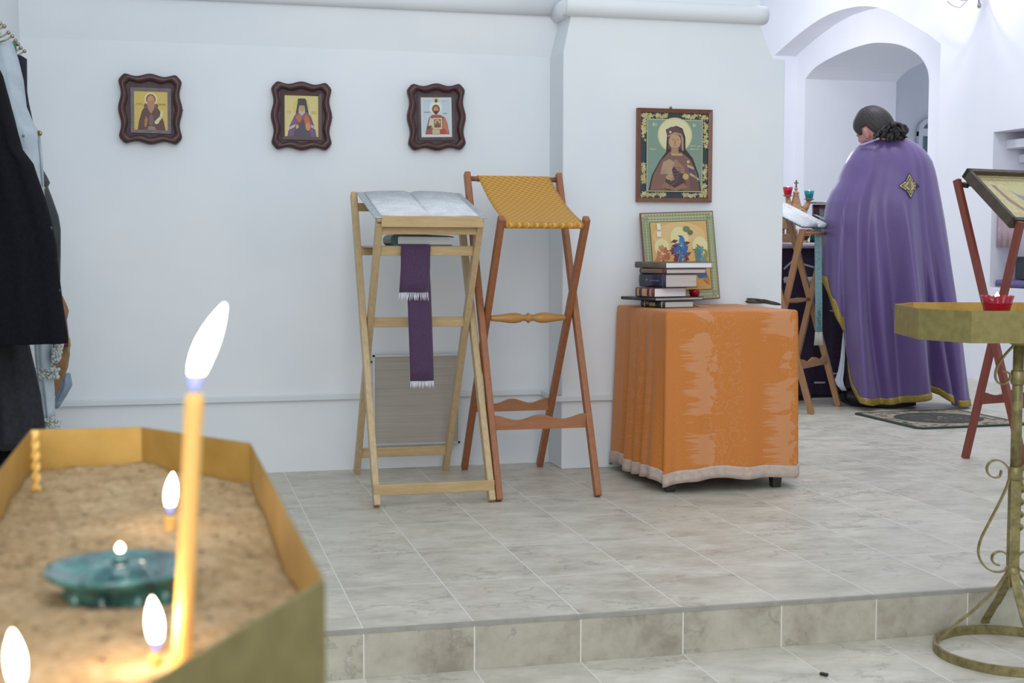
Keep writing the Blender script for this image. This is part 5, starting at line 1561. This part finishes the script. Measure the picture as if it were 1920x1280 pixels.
# ------------------------------------------------------------------ purple table with lamps behind the pillar edge
TL, TR = at(1425, 755, z=0), at(1612, 744, z=0)
tw = (TR - TL).normalized(); td = V((-tw.y, tw.x, 0)); TWd = (TR - TL).length; TT = 1.035
root = thing('memorial_table', 'tall table draped in deep purple cloth behind the person', 'table', TL + tw * TWd / 2 + td * .25)
b = MB(); cc = TL + tw * TWd / 2 + td * .25; b.box(cc + ZZ * .015, (TWd - .02, .49, .03), (tw, td, ZZ)); b.build('base', M_FOOT, root)
b = MB(); b.box(cc + ZZ * (TT - .01), (TWd, .52, .02), (tw, td, ZZ)); b.build('table_top', M_TAN, root)
root = thing('table_drape', 'deep purple cloth with white stripes and lace hanging over the tall table', 'tablecloth', cc + ZZ * TT)
b = MB().mat(0, True)
per = []
for k, (p, q, n_) in enumerate(((TL, TR, -td), (TR, TR + td * .5, tw), (TR + td * .5, TL + td * .5, td), (TL + td * .5, TL, -tw))):
    per += [(p.lerp(q, i / 30), n_, i + k * 30) for i in range(30)]
def dr(z): return [p + n_ * (.016 + (.014 + .016 * math.sin(i * 1.1) + .008 * math.sin(i * 2.7)) * (TT - z) / TT) + ZZ * z for p, n_, i in per]
b.loft([dr(z) for z in (TT + .004, TT - .02, .8, .5, .25, .035)], cap=False); b.mat(0, False).poly([dr(TT + .004)])
drp = b.build('cloth', M_ALTAR, root)
def fr(px, py, o=.05):
    n_ = td; r = ray(px, py); return CAM + r * ((TL - td * o - CAM).dot(n_) / r.dot(n_))
b = MB()
def stripe(p, q, w_): b.bar(fr(*p), fr(*q), w_, .004, ZZ if abs(p[0] - q[0]) > abs(p[1] - q[1]) else tw)
for p, q, w_ in (((1493, 466), (1496, 492), .009), ((1496, 492), (1526, 501), .012), ((1470, 504), (1485, 490), .010), ((1527, 717), (1547, 717), .012), ((1556, 700), (1569, 700), .010), ((1522, 748), (1590, 746), .016), ((1556, 582), (1562, 583), .010), ((1470, 522), (1477, 531), .018)):
    stripe(p, q, w_)
b.build('white_stripe', M_LACE, root)
b = MB().mat(0, True)
b.loft([[p + n_ * .036 * (1 if z < TT else .4) + ZZ * (z + (.008 * math.sin(i * 1.9) if z < TT - .03 else 0)) for p, n_, i in per] for z in (TT + .006, TT - .004, TT - .030)], cap=False); b.build('lace_edge', M_LACE, root, solid=.002)
for px0, px1, y0, y1 in ((1505, 1527, 519, 536), (1470, 1479, 519, 530)):
    b = MB().mat(0, True); b.loft([[fr(px0 + (px1 - px0) * i / 8, y, .06) - td * (.006 * math.sin(i * 1.7)) for i in range(9)] for y in (y0, (y0 + y1) / 2, y1)], wrap=False); b.build('lace_corner', M_LACE, root, solid=.003)

dA = (TL + tw * .35 + td * .2 - CAM).dot(FF)
def atA(px, py, o=0): return at(px, py, d=dA + o)
kA_ = dA / FPX
WCH = wood('carved_light_wood', 'a97e5c', 'bf9573', (5, 5, 5), .5)
cm = atA(1492, 400); cm.z = 0
zA = lambda py: 1.011 - (py - 462) * kA_
ZT0 = TT + .006
# wooden shrine model with tent roof and cross
root = thing('wooden_shrine', 'carved wooden chapel shaped candle holder with cross on the purple table', 'candle holder', V((cm.x, cm.y, ZT0)))
b = MB()
fwx = lambda px: RH * ((px - 1492) * kA_)
X_, Y_ = RH, FH
b.box(V((cm.x, cm.y, ZT0 + .03)) + fwx(1478), (50 * kA_, .20, .06), (X_, Y_, ZZ)); b.build('plinth', WCH, root, bevel=.003)
for px in (1466, 1474, 1482, 1490):
    b = MB().mat(0, True); b.tube([V((cm.x, cm.y, ZT0 + .06)) + fwx(px) - FH * .06, V((cm.x, cm.y, zA(428))) + fwx(px) - FH * .06], .009, 10); b.build('column', WCH, root)
b = MB(); b.box(V((cm.x, cm.y, (zA(428) + zA(398)) / 2)) + fwx(1471), (34 * kA_, .16, zA(398) - zA(428)), (X_, Y_, ZZ)); b.build('gallery', WCH, root, bevel=.003)
b = MB().mat(0, False); cz_ = V((cm.x, cm.y, 0)); b.lathe(cz_ + ZZ * zA(396), [(.058, 0), (.050, .02), (.034, .055), (.020, (zA(366) - zA(396)))], 8, (X_, Y_, ZZ)); b.build('tent_roof', WCH, root)
b = MB().mat(0, True); b.lathe(cz_ + ZZ * zA(367), [(.020, 0), (.022, .006), (.016, .010), (.021, .020), (.020, .028), (.010, .036), (.007, .042), (.012, .048), (.010, .055), (.004, .060)], 16); b.build('onion_dome', WCH, root)
b = MB(); t0 = cz_ + ZZ * zA(352); b.box(t0 + ZZ * .026, (.010, .010, .058), (X_, Y_, ZZ)); b.box(t0 + ZZ * .036, (.030, .009, .008), (X_, Y_, ZZ)); b.build('cross', wood('cross_wood', '6e5040', '86654f', (5, 5, 5)), root)
b = MB().mat(0, True)
ac = atA(1502, 404, -.05); b.tube([ac + RH * (.034 * math.cos(t)) + ZZ * (.038 * math.sin(t)) for t in [pi * k / 14 for k in range(15)]], .012, 8); b.build('arch', WCH, root)
for sgn, px, py in ((1, 1517, 373), (-1, 1477, 366)):
    b = MB().mat(0, True); p_ = atA(px, py, -.02); st_ = V((cm.x, cm.y, zA(395))) + fwx(1492 + sgn * 12) - FH * .02
    b.tube([st_, st_.lerp(p_, .5) - ZZ * .012, p_ - ZZ * .014], [.024, .021, .016], 10); b.lathe(p_ - ZZ * .014, [(.012, 0), (.030, .010), (.034, .013), (.034, .0145)], 18); b.build('lamp_arm', WCH, root)
cup('candle_cup', 'green glass candle cup on the arm of the wooden chapel', atA(1517, 373, -.02) + ZZ * .0008, .024, .035, .054, M_GGLASS, True, flame_h=.006)
cup('candle_cup', 'red glass candle cup on the wooden chapel, left of its cross', atA(1477, 366, -.02) + ZZ * .0008, .024, .035, .054, M_RGLASS2, True, group='red glass cups', flame_h=.008)
pk = atA(1511, 459, -.16); pk.z = ZT0
root = thing('candle_cup', 'gold goblet holding a dark red glass lamp on the purple table', 'candle cup', pk)
b = MB().mat(0, True); b.lathe(pk, [(.020, 0), (.022, .004), (.010, .012), (.012, .020), (.026, .045), (.029, .050)], 20); b.build('goblet', newmat('polished_gold', 'd3a860', .2, .9), root)
b = MB().mat(0, True); b.lathe(pk + ZZ * .051, [(.024, 0), (.034, .012), (.037, .040), (.033, .0405), (.024, .006)], 20); b.build('glass', mottled('dark_red_glass', '8a2a30', 'a8565a', 30, .15), root)
pg = atA(1524, 455, -.10); pg.z = ZT0
root = thing('bottle', 'small dark green bottle beside the gold goblet', 'bottle', pg)
b = MB().mat(0, True); b.lathe(pg, [(.018, 0), (.020, .004), (.020, .045), (.010, .058), (.009, .072)], 16); b.build('glass', newmat('bottle_green', '0f4a44', .15), root)
b = MB().mat(0, True); b.lathe(pg + ZZ * .0725, [(.011, 0), (.011, .014), (.006, .016)], 12); b.build('cap', M_IRON, root)
# framed icon with silver relief at the back of the table
pf = atA(1523, 440, .22)
root = thing('framed_icon', 'dark framed silver icon standing behind the person on the purple table', 'icon', V((pf.x, pf.y, ZT0)))
kz = (dA + .22) / FPX; hF = zA(380) - ZT0
O2 = V((pf.x, pf.y, ZT0)); 
b = MB()
for x0, x1, z0, z1 in ((0, .042, 0, hF), (.23, .272, 0, hF), (0, .272, hF - .024, hF), (0, .272, 0, .03)): b.box(O2 + RH * ((x0 + x1) / 2) + ZZ * ((z0 + z1) / 2), (x1 - x0, .035, z1 - z0), (RH, FH, ZZ))
b.build('frame', M_FRAME, root)
b = MB(); b.box(O2 + RH * .136 + ZZ * hF / 2 + FH * .004, (.20, .012, hF - .04), (RH, FH, ZZ)); b.build('silver_relief', mottled('embossed_silver', '77706f', 'b0a9a8', 60, .35, .4, bump=.5), root)
b = MB().mat(0, True); b.loft([[O2 + RH * x + FH * y + ZZ * (hF + z) for x, y, z in ((-.05, -.03, .006), (-.05, .03, .006), (-.05, .03, .018), (-.05, -.03, .018))], [O2 + RH * x + FH * y + ZZ * (hF + z) for x, y, z in ((.30, -.03, .006), (.30, .03, .006), (.30, .03, .018), (.30, -.03, .018))]]); b.build('silver_ledge', mottled('ledge_silver', '8a8886', 'b4b2b0', 60, .35, .4), root)
pr_ = atA(1548, 455, -.05); pr_.z = ZT0
root = thing('candle_stick', 'carved red stand between the blue ribbon and the person', 'candle holder', pr_)
b = MB().mat(0, True); b.lathe(pr_, [(.030, 0), (.032, .008), (.014, .02), (.020, .05), (.012, .07), (.022, .095), (.012, .115), (.020, .14), (.014, .16)], 16); b.build('stem', newmat('carved_red', '7d3a44', .4), root)

# ------------------------------------------------------------------ coats on the left wall
def drape(name, label, cat, rows, d, thick, mt, folds=3, amp=.10, seed=0, solid=0, parent=None, closed=True):
    """hanging garment: rows (py, left px, right px) seen at camera depth d, with real thickness"""
    n = 56; rings = []; rr = []
    for (y0, l0, r0), (y1, l1, r1) in zip(rows, rows[1:]):
        k = max(2, int((y1 - y0) / 18))
        rr += [(y0 + (y1 - y0) * i / k, l0 + (l1 - l0) * i / k, r0 + (r1 - r0) * i / k) for i in range(k)]
    rr.append(rows[-1])
    for i, (py, l, r) in enumerate(rr):
        c = at((l + r) / 2, py, d=d); w_ = max((r - l) / 2 * d / FPX, .004); t_ = min(thick, w_ * 1.4 + .01)
        ring = []
        for k in range(n):
            a = 2 * pi * k / n
            f = amp * (i / len(rr)) * math.sin(folds * a + seed + .25 * math.sin(i * .4)) + amp * .5 * math.sin((folds * 2 + 1) * a + seed * 2 + i * .05) + .05 * noise.noise(V((math.cos(a) * 2, math.sin(a) * 2, i * .15 + seed)))
            ring.append(c + RH * (w_ * math.cos(a)) - FH * (t_ * math.sin(a) * (1 + 2.2 * f)))
        rings.append(ring)
    b = MB().mat(0, True); b.loft(rings)
    o = b.build(name, mt, parent)
    if parent is None: tag(o, label, cat, 'clothes on the left wall pegs'); ORG[o.name] = V()
    return o
M_BLK = mottled('black_suiting', '0a0a11', '111119', 80, .9, Specular_IOR_Level=.2)
M_CHAR = mottled('charcoal_suiting', '181a1f', '23252b', 60, .85)
M_NAVY = mottled('navy_suiting', '0c0f20', '14182c', 60, .8)
M_WHT = mottled('pale_blue_white', 'aab6c0', 'bcc8d0', 14, .75)
M_FUR = mottled('white_fur', 'b4bab8', 'd2d6d2', 90, .95, bump=.8)
M_LEA = mottled('tan_leather', '7d5a38', '96724a', 25, .55, bump=.4)
jk = drape('jacket', 'long black jacket hanging nearest on the left wall pegs', 'coat', [(118, -40, -8), (140, -42, 2), (205, -42, 19), (280, -44, 40), (306, -44, 60), (330, -44, 68), (372, -44, 83), (415, -44, 95), (460, -44, 104), (520, -44, 110), (560, -44, 115), (600, -44, 121), (638, -44, 127), (643, -44, 126)], 4.45, .09, M_BLK, 4, .09, 1)
def button(px, py, d, mt, r, par, name='button'):
    b = MB().mat(0, True); c = at(px, py, d=d); b.lathe(c, [(r, 0), (r * 1.02, .002), (r * .8, .0045), (r * .2, .005)], 16, (RH, ZZ, -FH)); b.build(name, mt, par)
M_BTN = newmat('dark_button', '30303c', .4); M_SNAP = newmat('brass_snap', '9a8450', .3, .7)
for px, py in ((94, 428), (101, 487), (109, 545)): button(px, py, 4.445, M_BTN, .008, jk)
tr = drape('overcoat', 'charcoal overcoat hanging lower behind the black jacket', 'coat', [(560, -26, 40), (640, -28, 52), (690, -28, 64), (740, -28, 75), (790, -28, 82), (838, -28, 84)], 4.62, .07, M_CHAR, 3, .13, 4)
tl_ = drape('trousers', 'black trouser legs hanging below the charcoal overcoat', 'trousers', [(790, -24, 30), (840, -24, 34), (900, -24, 20), (940, -24, 12)], 4.72, .05, M_BLK, 3, .08, 2)
wc = drape('white_jacket', 'white jacket with brass snaps hanging between the black jacket and the wall', 'coat', [(66, -10, 8), (80, -14, 22), (110, -16, 33), (150, -14, 43), (200, -10, 49), (235, 0, 64), (247, 10, 74), (300, 20, 79), (345, 30, 81), (372, 40, 82), (385, 60, 82)], 4.80, .05, M_WHT, 3, .06, 3)
button(74, 250, 4.79, M_SNAP, .010, wc, 'snap'); button(44, 254, 4.745, newmat('steel_snap', '8c9096', .3, .6), .005, wc, 'snap')
b = MB().mat(0, True); b.tube([at(px, py, d=4.785) for px, py in ((74, 254), (73, 270), (77, 310), (80, 350))], .0022, 6); b.build('front_seam', flat('8e99a2'), wc)
drape('scarf', 'bright green scarf tucked behind the white jacket collar', 'scarf', [(79, 22, 29), (88, 18, 30), (110, 20, 31), (135, 24, 31), (160, 28, 32)], 4.90, .02, mottled('emerald', '0d6a50', '128060', 30, .6), 2, .05, 1)
drape('coat', 'dark navy coat hanging behind the white jacket', 'coat', [(104, 30, 40), (110, 25, 49), (170, 30, 49), (190, 36, 52), (224, 42, 59), (260, 46, 60)], 4.98, .035, M_NAVY, 2, .05, 2)
gc = drape('parka', 'dark grey green parka with collar showing past the black jacket', 'coat', [(318, 60, 79), (330, 60, 86), (342, 62, 92), (350, 62, 88), (372, 62, 97), (405, 62, 109), (430, 62, 113), (475, 62, 113), (520, 70, 112), (548, 80, 110)], 4.92, .045, mottled('grey_green_nylon', '22282a', '343a3c', 16, .5), 2, .05, 5)
button(83, 353, 4.87, M_SNAP, .006, gc, 'zip_pull')
lc = drape('leather_jacket', 'tan leather jacket hanging at the corner behind the black jacket', 'coat', [(555, 90, 116), (572, 92, 124), (583, 94, 128), (600, 94, 124), (640, 92, 129), (665, 90, 130), (690, 88, 126), (712, 86, 117), (735, 86, 106), (742, 88, 103)], 5.05, .04, M_LEA, 3, .06, 2)
b = MB().mat(0, True)
cu = [at(px, py, d=5.005) for px, py in ((121, 634), (126, 636), (128, 648), (127, 660))]; b.tube(cu, [.008, .012, .010, .004], 8); b.build('gold_cuff', mottled('gold_pattern', 'a59a68', '85783f', 120, .5), lc)
drape('burgundy_scarf', 'strip of burgundy cloth below the black jacket edge', 'scarf', [(595, 112, 122), (620, 114, 126), (640, 116, 128), (650, 118, 128)], 4.98, .015, mottled('burgundy', '4a1430', '5c1c3e', 30, .7), 2, .05, 2)
pj = drape('padded_jacket', 'white padded jacket with fur cuffs hanging below the black jacket', 'coat', [(600, 62, 98), (642, 66, 97), (670, 68, 97), (690, 70, 98), (705, 72, 98), (730, 74, 100), (755, 77, 101), (785, 82, 102)], 4.86, .045, M_WHT, 3, .05, 6)
for nm, pts_ in (('fur_cuff', ((72, 701), (84, 698), (96, 697), (104, 701))), ('fur_hem', ((84, 793), (92, 792), (100, 792), (106, 795))), ('fur_edge', ((112, 640), (108, 660), (103, 672)))):
    b = MB().mat(0, True); r_ = random.Random(len(pts_) + int(pts_[0][0]))
    for i in range(330):
        t = r_.uniform(0, len(pts_) - 1.001); k = int(t); p = at(*pts_[k], d=4.84).lerp(at(*pts_[k + 1], d=4.84), t - k)
        b.ball(p + V((r_.uniform(-.012, .012), r_.uniform(-.03, .03), r_.uniform(-.016, .016))), r_.uniform(.004, .0075), 6, 4)
    b.build(nm, M_FUR, pj)
drape('cloth_bag', 'pale blue cloth showing below the tan leather jacket', 'bag', [(700, 120, 131), (722, 112, 135), (742, 105, 124), (765, 103, 109)], 5.12, .03, mottled('denim_blue', '74869c', '8e9fb4', 30, .7), 2, .05, 1)
# peg rack: white batten with ball ended pegs
root = thing('coat_rack', 'white wall batten with ball ended brass pegs above the coats', 'coat rack', V((XL, 1.4, 1.80)))
b = MB(); b.mm((XL, .55, 1.775), (XL + .018, 2.42, 1.83)); b.build('batten', M_WALL, root, bevel=.003)
M_PEG = newmat('peg_brass', 'a39a84', .3, .7)
pegs = [(0, 44, 1), (8, 49, 0), (16, 61, 1), (23, 68, 0), (29, 76, 1), (34, 83, 0), (39, 90, 1), (46, 96, 0)]
for px, py, u in pegs:
    e = at(px, py, x=XL + .075); q = V((XL + .016, e.y, e.z - .028))
    b = MB().mat(0, True); b.tube([q, q.lerp(e, .6) - ZZ * .004, e], .0034, 8); b.ball(e, .0075, 12, 8); b.build('peg', M_PEG, root)

# ------------------------------------------------------------------ niche on the right wall
sh1 = [at(px, py, y=ny1 - .002) for px, py in ((1886, 263), (1886, 279))]
b = MB(); b.mm((sh1[0].x, ny0 + .003, sh1[1].z), (NX - .002, ny1 - .003, sh1[0].z)); tag(b.build('shelf_board', M_WALL2, bevel=.003), 'white shelf board high in the right wall niche', 'shelf')
sh2 = [at(px, py, y=ny1 - .002) for px, py in ((1910, 290), (1910, 305))]
b = MB(); b.mm((sh2[0].x, ny0 + .003, sh2[1].z), (NX - .002, ny1 - .003, sh2[0].z)); tag(b.build('shelf_board', M_WALL2, bevel=.003), 'lower white shelf board in the right wall niche', 'shelf')
b = MB().mat(0, True)
tx = 5.535
t0, t1 = at(1871, 380, x=tx), at(1908, 372, x=tx)
b.loft([[V((tx + .012 * math.sin(i * 1.3 + k * .3) - .004 * k, t0.y + (t1.y - t0.y) * i / 16, 0)) + ZZ * (at(1871 + 37 * i / 16, py, x=tx).z) for i in range(17)] for k, py in enumerate((378, 400, 430, 464))], wrap=False)
tag(b.build('towel', mottled('pink_towel', 'a8909a', 'c0aab0', 40, .9, stretch=(1, 6, 1)), solid=.006), 'pinkish towel hanging in the right wall niche', 'towel')
c0 = at(1903, 524, y=5.36); c1 = at(1903, 481, y=5.36)
b = MB(); b.mm((c0.x, ny0 + .06, nz0 + .062), (NX - .03, 5.36, c1.z)); tag(b.build('box', mottled('dark_slate', '1d2530', '28303c', 20, .5), bevel=.004), 'dark slate box standing in the right wall niche', 'box')
b = MB().mat(0, True); ys_ = [ny1 - .03 - (ny1 - ny0 - .06) * i / 14 for i in range(15)]
b.loft([[V((x, y, nz0 + z + .004 * math.sin(i * 1.1))) for i, y in enumerate(ys_)] for x, z in ((NX - .03, .05), (5.62, .052), (5.545, .050), (5.535, .040), (5.535, .008))], wrap=False)
tag(b.build('niche_cloth', mottled('violet_cloth', '584a78', '6a5a8c', 40, .7), solid=.012), 'violet cloth folded along the bottom of the right wall niche', 'cloth')

# ------------------------------------------------------------------ wall sconce above the arch
sc = at(1832, -18, x=5.42)
root = thing('wall_sconce', 'glaring wall lamp with curled metal arms at the top right', 'wall lamp', V((XR, sc.y, sc.z)))
M_SC = newmat('sconce_metal', '9a9aa8', .3, .6)
b = MB().mat(0, True); b.lathe(V((XR, sc.y, sc.z)), [(.05, 0), (.05, .01), (.02, .03)], 20, (V((0, 1, 0)), ZZ, V((-1, 0, 0)))); b.build('backplate', M_SC, root)
tips = []
for dy in (-.16, .02, .20):
    e = V((XR - .22, sc.y + dy, sc.z + .10))
    s0 = V((XR - .03, sc.y, sc.z)); pts = [s0, s0 + V((-.07, dy * .4, -.09)), s0 + V((-.15, dy * .8, -.08)), e - ZZ * .06, e]
    b = MB().mat(0, True); sp_ = []
    for k in range(25):
        t = k / 24; n_ = len(pts) - 1; q = [p.copy() for p in pts]
        for _ in range(n_): q = [q[i].lerp(q[i + 1], t) for i in range(len(q) - 1)]
        sp_.append(q[0])
    b.tube(sp_, .006, 8); b.build('arm', M_SC, root)
    b = MB().mat(0, True); b.lathe(e, [(.012, 0), (.032, .008), (.034, .014), (.014, .014), (.012, .05), (.010, .052)], 16); sk = b.build('socket', M_SC, root)
    b = MB().mat(0, True); b.lathe(e + ZZ * .053, [(.010, 0), (.018, .02), (.016, .05), (.004, .075)], 14); b.build('bulb', emit('bulb_glow%d' % len(tips), 'fff6f0', 9), sk); tips.append(e + ZZ * .09)
cu = at(1800, 8, x=5.36)
b = MB().mat(0, True); b.tube([at(px, py, x=5.38) for px, py in spline([(1776, 2), (1782, 8), (1790, 12), (1800, 14), (1806, 8), (1812, 2), (1822, -4)])], .004, 7); b.build('curl', M_SC, root)
b = MB().mat(0, True); b.ball(at(1836, 10, x=5.42), (.016, .016, .022), 12, 8); b.tube([at(1836, 8, x=5.42), at(1834, -18, x=5.42)], .007, 8); b.build('finial', M_SC, root)

# scraps on the floors
p_ = at(1545, 1264, z=-H + .004); b = MB(); b.box(p_ + ZZ * .001, (.010, .022, .007), (V((.8, .6, 0)), V((-.6, .8, 0)), ZZ)); tag(b.build('scrap', flat('20201e'), bevel=.001), 'small black scrap on the lower floor near the step', 'scrap')

# ------------------------------------------------------------------ light
w = bpy.data.worlds.new('world'); SC.world = w; w.use_nodes = True
w.node_tree.nodes['Background'].inputs[0].default_value = (.80, .90, 1.0, 1)
w.node_tree.nodes['Background'].inputs[1].default_value = .74


def area(loc, aim, size, power, col, sy=None):
    l = bpy.data.lights.new('ceiling_and_fill_light', 'AREA'); l.energy = power; l.color = col; l.size = size
    if sy: l.shape = 'RECTANGLE'; l.size_y = sy
    o = bpy.data.objects.new('ceiling_and_fill_light', l); COL.objects.link(o); o.location = loc
    o.rotation_euler = (V(aim) - V(loc)).to_track_quat('-Z', 'Y').to_euler()


def point(loc, power, col, r=.01):
    l = bpy.data.lights.new('lamp_and_fill_light', 'POINT'); l.energy = power; l.color = col; l.shadow_soft_size = r
    o = bpy.data.objects.new('lamp_and_fill_light', l); COL.objects.link(o); o.location = loc


area((1.2, -.6, 3.5), (.8, 1.4, 0), 2.8, 16, (.93, .97, 1))
area((-.3, -2.8, 3.6), (.6, .5, 0), 1.8, 40, (.95, .98, 1))
area((-.9, -6.2, 2.3), (.9, 0, .2), 3.0, 115, (1, .98, .95))  # added low fill behind the camera for riser and tray face, no fixture
area((3.6, 3.8, 4.4), (3.6, 4.4, 0), 1.6, 62, (.93, .94, 1))
point((3.7, 7.7, 2.9), 96, (.95, .95, 1), .25)  # added bay fill without a fixture, brightens the arch recess and passage


for p, g in LIGHTS: point(p, 3.6 * g, (1, .72, .44), .006)
for p in tips[1:2]: point(p + V((-.03, 0, .02)), 13, (.96, .95, 1), .02)

SC.view_settings.view_transform = 'Standard'
SC.view_settings.look = 'None'
SC.view_settings.exposure = 0
SC.view_settings.gamma = 1
SC.view_settings.use_curve_mapping = False
